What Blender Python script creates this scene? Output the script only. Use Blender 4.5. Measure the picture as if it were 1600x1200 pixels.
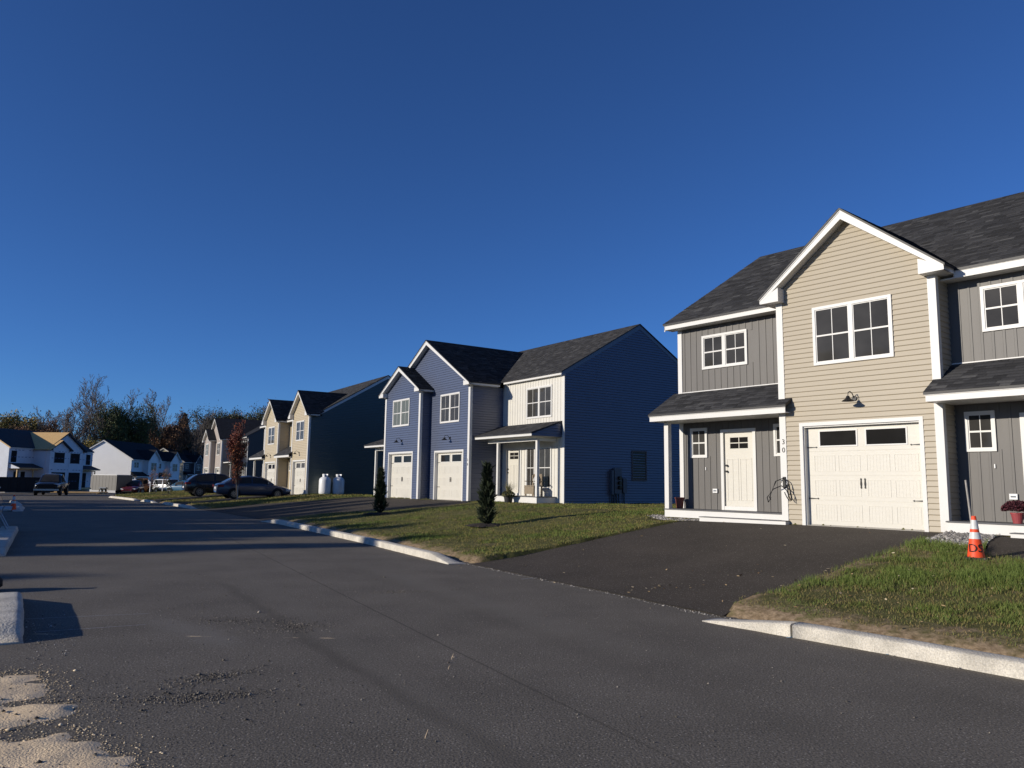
import bpy, math, random
import numpy as np
from mathutils import Matrix, Vector
R = math.radians
rng = np.random.default_rng(7)
random.seed(7)
for o in list(bpy.data.objects): bpy.data.objects.remove(o)
S = bpy.context.scene
C = S.collection
# ------------------------------------------------------------------ camera
cam = bpy.data.cameras.new('camera'); camo = bpy.data.objects.new('camera', cam); C.objects.link(camo)
cam.sensor_width = 36; cam.lens = 1202.1/1600*36; cam.clip_end = 3000; cam.clip_start = .05
camo.matrix_world = Matrix.Translation((0,0,1.6)) @ Matrix.Rotation(R(90+7.38),4,'X') @ Matrix.Rotation(R(.82),4,'Z')
S.camera = camo
# ------------------------------------------------------------------ sky and sun
SUN_EL, SUN_AZ = 15.5, 22.0          # azimuth of the light's travel, counter-clockwise from +X
W = bpy.data.worlds.new('World'); S.world = W; W.use_nodes = True
nt = W.node_tree; nt.nodes.clear()
sky = nt.nodes.new('ShaderNodeTexSky'); sky.sky_type = 'NISHITA'; sky.sun_disc = False
sky.sun_elevation = R(SUN_EL); sky.sun_rotation = math.atan2(-math.cos(R(SUN_AZ)), -math.sin(R(SUN_AZ)))
sky.air_density = .72; sky.dust_density = .15; sky.ozone_density = 9.0; sky.altitude = 0
bg = nt.nodes.new('ShaderNodeBackground'); bg.inputs[1].default_value = .117
ow = nt.nodes.new('ShaderNodeOutputWorld')
hs = nt.nodes.new('ShaderNodeHueSaturation'); hs.inputs['Hue'].default_value = .502; hs.inputs['Saturation'].default_value = .985
nt.links.new(sky.outputs[0], hs.inputs['Color']); nt.links.new(hs.outputs[0], bg.inputs[0]); nt.links.new(bg.outputs[0], ow.inputs[0])
sl = bpy.data.lights.new('sun','SUN'); sl.energy = 4.6; sl.angle = R(.53); sl.color = (1,.915,.79)
so = bpy.data.objects.new('sun', sl); C.objects.link(so)
d_ = Vector((math.cos(R(SUN_AZ))*math.cos(R(SUN_EL)), math.sin(R(SUN_AZ))*math.cos(R(SUN_EL)), -math.sin(R(SUN_EL))))
so.rotation_euler = d_.to_track_quat('-Z','Y').to_euler(); so.location = (-30,-20,30)
S.view_settings.view_transform = 'Standard'; S.view_settings.look = 'None'
S.view_settings.gamma = 1; S.view_settings.exposure = 0; S.view_settings.use_curve_mapping = False
S.render.engine = 'CYCLES'
# ------------------------------------------------------------------ materials
M = {}
def mat(name, col, rough=.6, var=.10, scale=6.0, bump=0, bscale=60, spec=.4, metal=0, tone=None, stretch=None, speck=None):
    m = bpy.data.materials.new(name); m.use_nodes = True; n = m.node_tree; b = n.nodes['Principled BSDF']
    b.inputs['Roughness'].default_value = rough; b.inputs['Specular IOR Level'].default_value = spec; b.inputs['Metallic'].default_value = metal
    L = n.links.new
    tc = n.nodes.new('ShaderNodeTexCoord'); vec = tc.outputs['Object']
    if stretch:
        mp = n.nodes.new('ShaderNodeMapping'); mp.inputs['Scale'].default_value = stretch; L(vec, mp.inputs[0]); vec = mp.outputs[0]
    no = n.nodes.new('ShaderNodeTexNoise'); no.inputs['Scale'].default_value = scale; no.inputs['Detail'].default_value = 5; L(vec, no.inputs['Vector'])
    mr = n.nodes.new('ShaderNodeMapRange'); mr.inputs[1].default_value = .25; mr.inputs[2].default_value = .75
    mr.inputs[3].default_value = 1-var; mr.inputs[4].default_value = 1+var; L(no.outputs[0], mr.inputs[0])
    val = mr.outputs[0]
    if speck:   # (scale, amount): fine grain
        n2 = n.nodes.new('ShaderNodeTexNoise'); n2.inputs['Scale'].default_value = speck[0]; n2.inputs['Detail'].default_value = 2; L(vec, n2.inputs['Vector'])
        m2 = n.nodes.new('ShaderNodeMapRange'); m2.inputs[1].default_value = .3; m2.inputs[2].default_value = .7; m2.inputs[3].default_value = 1-speck[1]; m2.inputs[4].default_value = 1+speck[1]; L(n2.outputs[0], m2.inputs[0])
        mm = n.nodes.new('ShaderNodeMath'); mm.operation = 'MULTIPLY'; L(val, mm.inputs[0]); L(m2.outputs[0], mm.inputs[1]); val = mm.outputs[0]
    vm = n.nodes.new('ShaderNodeVectorMath'); vm.operation = 'SCALE'; L(val, vm.inputs['Scale'])
    if tone:    # colours picked by the face attribute 'tone'
        at = n.nodes.new('ShaderNodeAttribute'); at.attribute_name = 'tone'
        cr = n.nodes.new('ShaderNodeValToRGB'); e = cr.color_ramp.elements
        e[0].position = tone[0][0]; e[0].color = (*tone[0][1],1); e[1].position = tone[-1][0]; e[1].color = (*tone[-1][1],1)
        for p, c in tone[1:-1]:
            x = e.new(p); x.color = (*c,1)
        L(at.outputs['Fac'], cr.inputs[0]); L(cr.outputs[0], vm.inputs[0])
    else:
        vm.inputs[0].default_value = col
    L(vm.outputs[0], b.inputs['Base Color'])
    if bump:
        nb = n.nodes.new('ShaderNodeTexNoise'); nb.inputs['Scale'].default_value = bscale; nb.inputs['Detail'].default_value = 4; L(vec, nb.inputs['Vector'])
        bp = n.nodes.new('ShaderNodeBump'); bp.inputs['Strength'].default_value = bump; bp.inputs['Distance'].default_value = .02
        L(nb.outputs[0], bp.inputs['Height']); L(bp.outputs[0], b.inputs['Normal'])
    M[name] = m; return m
def glassmat(name, col=(.012,.013,.015), rough=.04):
    m = mat(name, col, rough, .35, 1.3, spec=.14); m.node_tree.nodes['Principled BSDF'].inputs['IOR'].default_value = 1.5; return m
mat('white_trim', (.655,.645,.615), .45, .03, 3); mat('white_vinyl', (.635,.615,.555), .5, .03, 3)
mat('tan_siding', (.375,.325,.242), .5, .035, 1.2, .05, 90, stretch=(1,1,8)); mat('grey_panel', (.118,.111,.103), .5, .07, 1.5, .06, 70, stretch=(6,6,.6))
mat('blue_siding', (.064,.082,.136), .42, .04, 1.5, spec=.9)
mat('cream_siding', (.46,.39,.27), .5, .03, 1.5); mat('teal_siding', (.058,.080,.066), .42, .04, 1.5, spec=.9)
mat('taupe_siding', (.36,.31,.27), .55, .04, 1.5); mat('charcoal_siding', (.075,.072,.075), .55, .05, 1.5); mat('white_siding', (.76,.76,.75), .5, .03, 1)
mat('beige_siding', (.48,.43,.31), .5, .03, 1.5); mat('house_wrap', (.60,.62,.66), .45, .08, .8, .1, 3); mat('wrap_print', (.05,.08,.20), .5)
mat('lumber', (.62,.42,.20), .7, .14, 4, .1, 40, stretch=(1,1,6)); mat('sheathing', (.62,.40,.17), .75, .25, 9, .1, 30); mat('roof_felt', (.035,.036,.042), .8, .2, 2)
SH = [(0,(.020,.020,.021)),(.35,(.032,.032,.034)),(.7,(.046,.046,.048)),(1,(.08,.079,.078))]
mat('shingle', (.03,.03,.033), .85, .22, 30, .35, 160, spec=.2, tone=SH); mat('shingle_far', (.021,.022,.026), .9, .3, 3, .1, 20, spec=.15)
mat('drip_edge', (.02,.02,.022), .5); mat('door_white', (.60,.575,.505), .45, .035, 3, .10, 45, stretch=(2,2,9)); mat('deck_grey', (.10,.10,.105), .6, .1, 4, .1, 40, stretch=(1,14,1))
mat('black_iron', (.012,.012,.013), .45, .1, 9); mat('concrete_pale', (.54,.50,.42), .9, .24, 3.5, .55, 45, speck=(70,.2)); mat('foundation', (.36,.34,.30), .9, .1, 5, .2, 40)
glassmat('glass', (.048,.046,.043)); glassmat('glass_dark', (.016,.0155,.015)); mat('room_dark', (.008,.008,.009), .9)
mat('curtain', (.10,.12,.12), .8, .3, 14, stretch=(8,8,.3))
mat('outlet_plastic', (.75,.75,.73), .4); mat('meter_grey', (.07,.085,.11), .45, .08, 3, metal=.2); mat('tank_white', (.74,.75,.76), .35, .03, 3)
mat('cone_orange', (.80,.075,.018), .55, .08, 9); mat('cone_white', (.62,.62,.60), .4, .1, 20); mat('rubber', (.035,.033,.03), .85, .25, 12); mat('stake_wood', (.34,.32,.29), .8, .2, 20)
mat('terracotta', (.24,.07,.045), .75, .1, 8); mat('pot_red', (.30,.055,.06), .6, .1, 8); mat('pot_black', (.02,.02,.022), .5)
mat('wood_chair', (.24,.19,.13), .7, .15, 12); mat('mulch', (.03,.022,.016), .95, .4, 25, .6, 40); mat('sack', (.42,.42,.40), .85, .1, 9)
mat('bark', (.085,.068,.055), .9, .3, 6, .4, 18); mat('bark_grey', (.13,.11,.095), .9, .25, 5, .3, 14); mat('twig', (.15,.12,.10), .9, .2, 3)
mat('leaf_conifer', (.02,.03,.015), .7, .2, 3, tone=[(0,(.014,.022,.010)),(.5,(.032,.046,.018)),(1,(.07,.085,.032))])
mat('leaf_green', (.03,.05,.02), .7, .2, 3, tone=[(0,(.03,.046,.015)),(.5,(.065,.088,.028)),(1,(.135,.145,.045))])
mat('leaf_yellow', (.1,.08,.02), .7, .2, 3, tone=[(0,(.13,.115,.03)),(.5,(.25,.195,.046)),(1,(.40,.29,.06))])
mat('leaf_russet', (.1,.04,.02), .7, .2, 3, tone=[(0,(.09,.055,.034)),(.5,(.19,.10,.052)),(1,(.33,.15,.06))])
mat('leaf_maple', (.16,.03,.012), .65, .2, 3, tone=[(0,(.09,.016,.014)),(.5,(.18,.035,.016)),(.8,(.25,.07,.02)),(1,(.33,.12,.03))])
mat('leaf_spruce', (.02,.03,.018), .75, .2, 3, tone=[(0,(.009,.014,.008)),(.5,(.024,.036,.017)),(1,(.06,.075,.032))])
mat('leaf_mum', (.06,.01,.015), .8, .2, 9, tone=[(0,(.028,.006,.010)),(.5,(.065,.012,.02)),(.85,(.10,.022,.03)),(1,(.03,.05,.018))])
mat('leaf_ornamental', (.16,.15,.06), .8, .2, 9, tone=[(0,(.07,.085,.03)),(.5,(.18,.17,.075)),(1,(.34,.30,.16))])
mat('undergrowth', (.05,.04,.02), .9, .3, 2, tone=[(0,(.045,.038,.027)),(.4,(.105,.087,.060)),(.7,(.165,.12,.08)),(.9,(.25,.125,.052)),(1,(.105,.11,.044))])
GR = [(0,(.22,.165,.065)),(.3,(.155,.15,.042)),(.6,(.105,.135,.030)),(1,(.125,.172,.036))]
mat('grass_green', (.05,.09,.02), .65, .15, 3, tone=GR, spec=.25)
mat('grass_dry', (.1,.09,.03), .7, .15, 3, tone=[(0,(.30,.22,.085)),(.35,(.22,.19,.055)),(.7,(.145,.158,.038)),(1,(.10,.145,.030))], spec=.2)
mat('fallen_leaf', (.3,.2,.1), .8, .2, 9, tone=[(0,(.16,.09,.04)),(.5,(.34,.24,.12)),(1,(.50,.42,.28))])
mat('stone', (.3,.28,.25), .85, .1, 9, tone=[(0,(.12,.11,.10)),(.5,(.28,.26,.23)),(1,(.50,.47,.43))])
mat('crumb', (.1,.1,.1), .9, .1, 9, tone=[(0,(.045,.04,.034)),(.45,(.12,.105,.085)),(.8,(.22,.19,.15)),(1,(.42,.37,.30))])
mat('paint_blue', (.22,.36,.48), .7, .2, 30); mat('paint_grey', (.30,.31,.33), .8, .3, 30)
mat('dirt', (.19,.15,.105), .95, .25, 1.2, .4, 30, speck=(60,.2)); mat('sand', (.80,.61,.38), .95, .12, 2.5, .5, 70, speck=(190,.16))
mat('far_ground', (.07,.062,.04), .95, .3, .08)
# car paints
for k, c in dict(paint_sedan=(.045,.062,.10), paint_black=(.008,.008,.011), paint_white=(.72,.73,.74), paint_red=(.09,.012,.014), paint_teal=(.03,.11,.19), paint_navy=(.012,.014,.02), paint_orange=(.50,.17,.03)).items():
    m = mat(k, c, .25, .02, 2, spec=.5); m.node_tree.nodes['Principled BSDF'].inputs['Coat Weight'].default_value = .6
mat('tyre', (.012,.012,.012), .85, .1, 9); mat('rim', (.34,.35,.36), .3, .05, 9, metal=.8); mat('tail_lamp', (.20,.01,.012), .25); mat('head_lamp', (.55,.57,.60), .15); mat('plate', (.6,.6,.6), .5); mat('trailer_grey', (.115,.105,.09), .5, .08, 2); mat('dumpster_black', (.012,.012,.014), .7)
# asphalt and lawn have their own marks
def ground_mats():
    for name, c, sp in (('asphalt', (.150,.132,.106), 1), ('asphalt_drive', (.072,.060,.047), 0)):
        m = mat(name, c, .88, .17, .9, .34, 62, spec=.18, speck=(58,.46) if sp else (80,.4)); n = m.node_tree; L = n.links.new; b = n.nodes['Principled BSDF']
        src = b.inputs['Base Color'].links[0].from_socket
        tc = n.nodes.new('ShaderNodeTexCoord')
        vo = n.nodes.new('ShaderNodeTexVoronoi'); vo.inputs['Scale'].default_value = 48; L(tc.outputs['Object'], vo.inputs['Vector'])
        lt = n.nodes.new('ShaderNodeMapRange'); lt.inputs[1].default_value = .12; lt.inputs[2].default_value = .34; lt.inputs[3].default_value = 1; lt.inputs[4].default_value = 0; L(vo.outputs['Distance'], lt.inputs[0])
        rn = n.nodes.new('ShaderNodeMath'); rn.operation = 'GREATER_THAN'; rn.inputs[1].default_value = .80
        sx = n.nodes.new('ShaderNodeSeparateColor'); L(vo.outputs['Color'], sx.inputs[0]); L(sx.outputs[0], rn.inputs[0])
        ml = n.nodes.new('ShaderNodeMath'); ml.operation = 'MULTIPLY'; L(lt.outputs[0], ml.inputs[0]); L(rn.outputs[0], ml.inputs[1])
        mx = n.nodes.new('ShaderNodeMix'); mx.data_type = 'RGBA'; mx.inputs['B'].default_value = (.42,.38,.32,1); L(ml.outputs[0], mx.inputs['Factor']); L(src, mx.inputs['A'])
        out = mx.outputs['Result']
        if sp:   # a dark oily tyre smear along the lane, and dusty pale scuffs
            def band(p, q, wid, colr, amt, src):
                p, q = Vector((*p,0)), Vector((*q,0)); dr = (q-p).normalized(); nn = Vector((-dr.y, dr.x, 0))
                nz = n.nodes.new('ShaderNodeTexNoise'); nz.inputs['Scale'].default_value = 1.1; L(tc.outputs['Object'], nz.inputs['Vector'])
                sb = n.nodes.new('ShaderNodeVectorMath'); sb.operation = 'SUBTRACT'; sb.inputs[1].default_value = p; L(tc.outputs['Object'], sb.inputs[0])
                dn = n.nodes.new('ShaderNodeVectorMath'); dn.operation = 'DOT_PRODUCT'; dn.inputs[1].default_value = nn; L(sb.outputs[0], dn.inputs[0])
                dt = n.nodes.new('ShaderNodeVectorMath'); dt.operation = 'DOT_PRODUCT'; dt.inputs[1].default_value = dr; L(sb.outputs[0], dt.inputs[0])
                ad = n.nodes.new('ShaderNodeMath'); ad.operation = 'MULTIPLY_ADD'; ad.inputs[1].default_value = wid*1.2; L(nz.outputs[0], ad.inputs[0]); L(dn.outputs['Value'], ad.inputs[2])
                a1 = n.nodes.new('ShaderNodeMath'); a1.operation = 'SUBTRACT'; a1.inputs[1].default_value = wid*.6; L(ad.outputs[0], a1.inputs[0])
                ab = n.nodes.new('ShaderNodeMath'); ab.operation = 'ABSOLUTE'; L(a1.outputs[0], ab.inputs[0])
                mr = n.nodes.new('ShaderNodeMapRange'); mr.interpolation_type = 'SMOOTHSTEP'; mr.inputs[1].default_value = 0; mr.inputs[2].default_value = wid; mr.inputs[3].default_value = amt; mr.inputs[4].default_value = 0; L(ab.outputs[0], mr.inputs[0])
                ln = (q-p).length
                e1 = n.nodes.new('ShaderNodeMapRange'); e1.interpolation_type = 'SMOOTHSTEP'; e1.inputs[1].default_value = 0; e1.inputs[2].default_value = ln*.25; L(dt.outputs['Value'], e1.inputs[0])
                e2 = n.nodes.new('ShaderNodeMapRange'); e2.interpolation_type = 'SMOOTHSTEP'; e2.inputs[1].default_value = ln*.75; e2.inputs[2].default_value = ln; e2.inputs[3].default_value = 1; e2.inputs[4].default_value = 0; L(dt.outputs['Value'], e2.inputs[0])
                q1 = n.nodes.new('ShaderNodeMath'); q1.operation = 'MULTIPLY'; L(mr.outputs[0], q1.inputs[0]); L(e1.outputs[0], q1.inputs[1])
                q2 = n.nodes.new('ShaderNodeMath'); q2.operation = 'MULTIPLY'; L(q1.outputs[0], q2.inputs[0]); L(e2.outputs[0], q2.inputs[1])
                x = n.nodes.new('ShaderNodeMix'); x.data_type = 'RGBA'; x.inputs['B'].default_value = (*colr,1); L(q2.outputs[0], x.inputs['Factor']); L(src, x.inputs['A']); return x.outputs['Result']
            out = band((-4.9,13.0), (-1.7,7.6), .16, (0.097,0.085,0.066), .5, out)
            out = band((-2.7,9.1), (1.1,3.0), .15, (0.088,0.077,0.060), .5, out)
            out = band((3.0,-1.0), (-20.0,43.5), .30, (0.172,0.154,0.126), .35, out)
            out = band((6.0,-2.5), (-17.0,42.0), .32, (0.126,0.111,0.088), .35, out)
            out = band((4.6,-2.2), (-18.6,42.6), .022, (0.063,0.055,0.042), .7, out)
            out = band((-4.3,9.3), (-2.5,7.6), .35, (0.210,0.194,0.166), .45, out)
            out = band((-3.6,16.5), (2.0,6.5), .5, (0.181,0.163,0.133), .4, out)
        L(out, b.inputs['Base Color'])
    m = mat('lawn_soil', (.115,.112,.040), .95, .3, 2.2, .5, 40, speck=(45,.3), spec=.1)
    n = m.node_tree; L = n.links.new; b = n.nodes['Principled BSDF']; src = b.inputs['Base Color'].links[0].from_socket
    at = n.nodes.new('ShaderNodeAttribute'); at.attribute_name = 'soil'; tc = n.nodes.new('ShaderNodeTexCoord'); nz = n.nodes.new('ShaderNodeTexNoise'); nz.inputs['Scale'].default_value = 3.5; nz.inputs['Detail'].default_value = 6; L(tc.outputs['Object'],nz.inputs['Vector'])
    ad = n.nodes.new('ShaderNodeMath'); ad.operation = 'MULTIPLY_ADD'; ad.inputs[1].default_value = 1.5; L(nz.outputs[0],ad.inputs[0]); L(at.outputs['Fac'],ad.inputs[2])
    mr = n.nodes.new('ShaderNodeMapRange'); mr.inputs[1].default_value = .85; mr.inputs[2].default_value = 1.35; L(ad.outputs[0],mr.inputs[0])
    cr = n.nodes.new('ShaderNodeValToRGB'); cr.color_ramp.elements[0].color = (.15,.105,.06,1); cr.color_ramp.elements[1].color = (.38,.28,.175,1); cr.color_ramp.elements[0].position = .3; cr.color_ramp.elements[1].position = .7
    n3 = n.nodes.new('ShaderNodeTexNoise'); n3.inputs['Scale'].default_value = 14; n3.inputs['Detail'].default_value = 6; L(tc.outputs['Object'],n3.inputs['Vector']); L(n3.outputs[0],cr.inputs[0])
    mx = n.nodes.new('ShaderNodeMix'); mx.data_type = 'RGBA'; L(mr.outputs[0],mx.inputs['Factor']); L(src,mx.inputs['A']); L(cr.outputs[0],mx.inputs['B']); L(mx.outputs['Result'],b.inputs['Base Color'])
ground_mats()
# ------------------------------------------------------------------ mesh helpers
def tag(o, label=None, cat=None, group=None, kind=None):
    if label: o['label'] = label
    if cat: o['category'] = cat
    if group: o['group'] = group
    if kind: o['kind'] = kind
    return o
def empty(name, loc=(0,0,0), rz=0, scale=None):
    o = bpy.data.objects.new(name, None); C.objects.link(o); o.location = loc; o.rotation_euler = (0,0,rz); o.empty_display_size = .2
    if scale: o.scale = scale
    return o
def FR(w0=0): return lambda s,o,z: (s, w0-o, z)        # wall facing the street (-w)
def RT(u0=0): return lambda s,o,z: (u0+o, s, z)        # wall facing +u
def LF(u0=0): return lambda s,o,z: (u0-o, s, z)        # wall facing -u
def BK(w0=0): return lambda s,o,z: (s, w0+o, z)
ID = lambda s,o,z: (s,o,z)
class MB:
    def __init__(self): self.v = []; self.f = []; self.t = []
    def quad(self, *p, tone=0): i = len(self.v); self.v += list(p); self.f.append(tuple(range(i,i+len(p)))); self.t.append(tone)
    def box(self, F, s0,s1,o0,o1,z0,z1, tone=0):
        i = len(self.v); self.v += [F(s,o,z) for z in (z0,z1) for o in (o0,o1) for s in (s0,s1)]
        for q in ((0,1,3,2),(4,6,7,5),(0,4,5,1),(2,3,7,6),(0,2,6,4),(1,5,7,3)): self.f.append(tuple(i+k for k in q)); self.t.append(tone)
        return self
    def prism(self, F, poly, o0, o1, tone=0):
        i = len(self.v); n = len(poly)
        self.v += [F(s,o0,z) for s,z in poly]+[F(s,o1,z) for s,z in poly]
        self.f.append(tuple(i+k for k in range(n))); self.f.append(tuple(i+n+k for k in reversed(range(n)))); self.t += [tone]*2
        for k in range(n): self.f.append((i+k, i+n+k, i+n+(k+1)%n, i+(k+1)%n)); self.t.append(tone)
        return self
    def slab(self, pts, th):   # thick sheet below 4 given points
        i = len(self.v); n = len(pts); self.v += [tuple(p) for p in pts]+[(p[0],p[1],p[2]-th) for p in pts]
        self.f.append(tuple(range(i,i+n))); self.f.append(tuple(reversed(range(i+n,i+2*n)))); self.t += [0,0]
        for k in range(n): self.f.append((i+k,i+n+k,i+n+(k+1)%n,i+(k+1)%n)); self.t.append(0)
        return self
    def tube(self, pts, r, n=6, tone=0, cap=True):
        pts = [Vector(p) for p in pts]; rr = r if hasattr(r,'__len__') else [r]*len(pts); base = len(self.v)
        for k,p in enumerate(pts):
            t = (pts[min(k+1,len(pts)-1)]-pts[max(k-1,0)]).normalized()
            a = t.cross(Vector((0,0,1)) if abs(t.z)<.9 else Vector((1,0,0))).normalized(); b = t.cross(a)
            for j in range(n):
                q = 2*math.pi*j/n; self.v.append(tuple(p+(a*math.cos(q)+b*math.sin(q))*rr[k]))
        for k in range(len(pts)-1):
            for j in range(n): self.f.append((base+k*n+j, base+k*n+(j+1)%n, base+(k+1)*n+(j+1)%n, base+(k+1)*n+j)); self.t.append(tone)
        if cap:
            self.f.append(tuple(base+j for j in range(n))); self.f.append(tuple(base+(len(pts)-1)*n+j for j in range(n))); self.t += [tone]*2
        return self
    def lathe(self, prof, n=16, c=(0,0,0)):
        base = len(self.v)
        for r,z in prof:
            for j in range(n): q = 2*math.pi*j/n; self.v.append((c[0]+r*math.cos(q), c[1]+r*math.sin(q), c[2]+z))
        for k in range(len(prof)-1):
            for j in range(n): self.f.append((base+k*n+j, base+k*n+(j+1)%n, base+(k+1)*n+(j+1)%n, base+(k+1)*n+j)); self.t.append(0)
        return self
    def build(self, name, material, parent=None, smooth=False, tone=False, **kw):
        me = bpy.data.meshes.new(name); me.from_pydata(self.v, [], self.f)
        if tone:
            a = me.attributes.new('tone','FLOAT','FACE'); a.data.foreach_set('value', np.array(self.t,'f'))
        if smooth: me.polygons.foreach_set('use_smooth', [True]*len(me.polygons))
        me.materials.append(M[material]); me.update()
        return link(name, me, parent, **kw)
def link(name, me, parent=None, **kw):
    o = bpy.data.objects.new(name, me); C.objects.link(o)
    if parent: o.parent = parent
    return tag(o, **kw)
def big(name, V, Fc, material, tone=None, parent=None, smooth=False, **kw):
    """V (n,3), Fc (m,k) arrays -> one object"""
    V = np.asarray(V,'f'); Fc = np.asarray(Fc,'i'); m, k = Fc.shape; me = bpy.data.meshes.new(name)
    me.vertices.add(len(V)); me.vertices.foreach_set('co', V.ravel()); me.loops.add(m*k); me.loops.foreach_set('vertex_index', Fc.ravel())
    me.polygons.add(m); me.polygons.foreach_set('loop_start', np.arange(0,m*k,k,dtype='i')); me.update(calc_edges=True)
    if smooth: me.polygons.foreach_set('use_smooth', np.ones(m,bool))
    if tone is not None:
        a = me.attributes.new('tone','FLOAT','FACE'); a.data.foreach_set('value', np.asarray(tone,'f'))
    me.materials.append(M[material]); return link(name, me, parent, **kw)
def copy_tree(o, parent=None):
    c = o.copy(); C.objects.link(c); c.parent = parent
    for ch in list(o.children): copy_tree(ch, c)
    return c
# ------------------------------------------------------------------ terrain
RE = np.array([(20,-13),(8.3,2.4),(4.65,7.19),(3.81,8.3),(2.65,9.78),(1.32,12.11),(-.77,15.58),(-3.49,20.71),(-8.28,29.17),(-9.5,30.8),(-16.8,42.2),(-21.9,49.9),(-25.7,54.9),(-32.6,64.),(-36.5,71),(-38.2,80),(-38.5,230)], float)
LE = np.array([(8,-12),(-1.2,1.9),(-4.64,7.62),(-6.43,10.46),(-10.44,16.21),(-14.75,23.5),(-24,38),(-33,52),(-41,64),(-50,76),(-52,86),(-52,230)], float)
def sdist(x, y, PL=RE):
    x = np.asarray(x,float); y = np.asarray(y,float); best = np.full(x.shape,1e9); sg = np.ones(x.shape)
    for a,b in zip(PL[:-1],PL[1:]):
        ab = b-a; t = np.clip(((x-a[0])*ab[0]+(y-a[1])*ab[1])/(ab@ab),0,1); dd = np.hypot(x-a[0]-ab[0]*t, y-a[1]-ab[1]*t)
        s = np.where(ab[0]*(y-a[1])-ab[1]*(x-a[0])<0, 1, -1); k = dd<best; best = np.where(k,dd,best); sg = np.where(k,s,sg)
    return best*sg
def g0(y): x = np.clip((np.asarray(y,float)-70)/50,0,1); return -.7*x*x*(3-2*x)
def zd(x, y):
    s = np.clip(sdist(x,y)/7.6,0,1); return g0(y)+np.interp(y,[0,40,55,87,120],[.72,.76,.63,.57,.3])*(.6*s+.4*s*s*(3-2*s))
HP = dict(A=(6.447,18.372,-50.80,.742), B=(-3.903,38.06,-55.62,.777), C=(-15.516,54.572,-58.30,.643), D=(-33.25,87.0,-59.8,.58), E=(-59.3,126.6,88.0,-.82), F=(-70.4,172.5,88,-.15), G=(-61.99,107.99,82,-.14))
def w2(h, u, w): a = R(HP[h][2]); return (HP[h][0]+u*math.cos(a)-w*math.sin(a), HP[h][1]+u*math.sin(a)+w*math.cos(a))
def tol(h, x, y):
    a = R(HP[h][2]); dx, dy = x-HP[h][0], y-HP[h][1]; return dx*math.cos(a)+dy*math.sin(a), -dx*math.sin(a)+dy*math.cos(a)
def inpoly(x, y, P):
    x = np.asarray(x); y = np.asarray(y); r = np.zeros(x.shape,bool); n = len(P)
    for i in range(n):
        x1,y1 = P[i]; x2,y2 = P[(i+1)%n]
        with np.errstate(divide='ignore', invalid='ignore'):
            c = ((y1>y)!=(y2>y)) & (x < (x2-x1)*(y-y1)/((y2-y1) if y2!=y1 else 1e-9)+x1)
        r ^= c
    return r
def wpoly(h, pts): return [w2(h,*p) for p in pts]
DRIVES = [
 ('asphalt drive rising from the road to the tan garage of number 30', [(-.78,15.58)]+wpoly('A',[(-2.42,-6.3),(-2.55,-4.2),(-2.6,-2.1),(-2.72,-.45),(-2.3,-.1),(0.2,-.1),(.5,.12),(3.3,.12),(3.7,-.1),(3.86,-1.6),(3.9,-3),(3.9,-4.4),(4.0,-6.0),(4.06,-7.1),(4.0,-7.6)])+[(2.65,9.8),(1.32,12.11)]),
 ('asphalt walk and second drive right of the traffic cone', wpoly('A',[(4.6,-.1),(4.85,-1.5),(5.3,-3.0),(6.0,-3.25),(7.6,-3.6),(8.4,-5.5),(8.6,-8.6),(14.2,-9.0),(14,-.1)])),
 ('wide asphalt drive in front of the two blue garages', [(-9.55,30.9)]+wpoly('B',[(2.75,-6.6),(4.5,-4.7),(6.2,-2.9),(5.8,-1.1),(5.2,-.3),(3.6,-.1),(3.4,.1),(.2,.1),(-.3,-.6),(-4.2,-.6),(-6.6,-.3),(-6.9,-3.0),(-9.9,-5.4),(-10.1,-8.45)])+[(-14,37.9)]),
 ('asphalt drive under the grey-blue sedan', wpoly('C',[(.1,.1),(3.75,.1),(4.6,-1),(4.8,-5),(4.6,-7.9),(-.2,-8.0),(-.1,-4)])),
 ('asphalt drive under the black crossover car', wpoly('C',[(-7.4,.1),(-3.7,.1),(-3.2,-4),(-3.2,-8.0),(-8,-8.1),(-7.6,-4)])),
]
GRAVEL = wpoly('A',[(3.68,-.02),(3.86,-1.7),(4.1,-2.15),(4.6,-2.35),(5.05,-2.25),(4.85,-1.5),(4.58,-.15),(4.6,.1)])
GRAVEL2 = wpoly('A',[(-4.6,.75),(-3.75,.95),(-3.6,.05),(-2.35,.05),(-2.3,-.12),(-2.75,-.42),(-3.5,-.3),(-4.5,.35)])
HOUSEP = dict(A=[(-3.7,.85),(0,.85),(0,0),(3.64,0),(3.64,.6),(12,.6),(12,10),(-3.7,10)], B=[(-9,1.8),(-4.24,1.8),(-4.24,-.57),(-.24,-.57),(-.24,0),(3.55,0),(3.55,1.8),(8.22,1.8),(8.22,10.5),(-9,10.5)], C=[(-11.2,.85),(-7.5,0),(3.83,0),(3.83,10),(-11.2,10)])
HOUSES = [wpoly(k,v) for k,v in HOUSEP.items()]
def lawn_z(x, y):
    s = sdist(x,y); z = zd(x,y)+.045*np.clip(s/.5,0,1)+.055*np.clip(s/.4,0,1)*np.clip((4.5-s)/3.5,0,1)
    return z + .012*np.sin(x*2.1+y*1.3)+.010*np.sin(x*.9-y*2.7)
def covered(x, y, grow=0):
    m = np.zeros(np.shape(x),bool)
    for _,P in DRIVES: m |= inpoly(x,y,P)
    for P in (GRAVEL,GRAVEL2): m |= inpoly(x,y,P)
    return m
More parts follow.
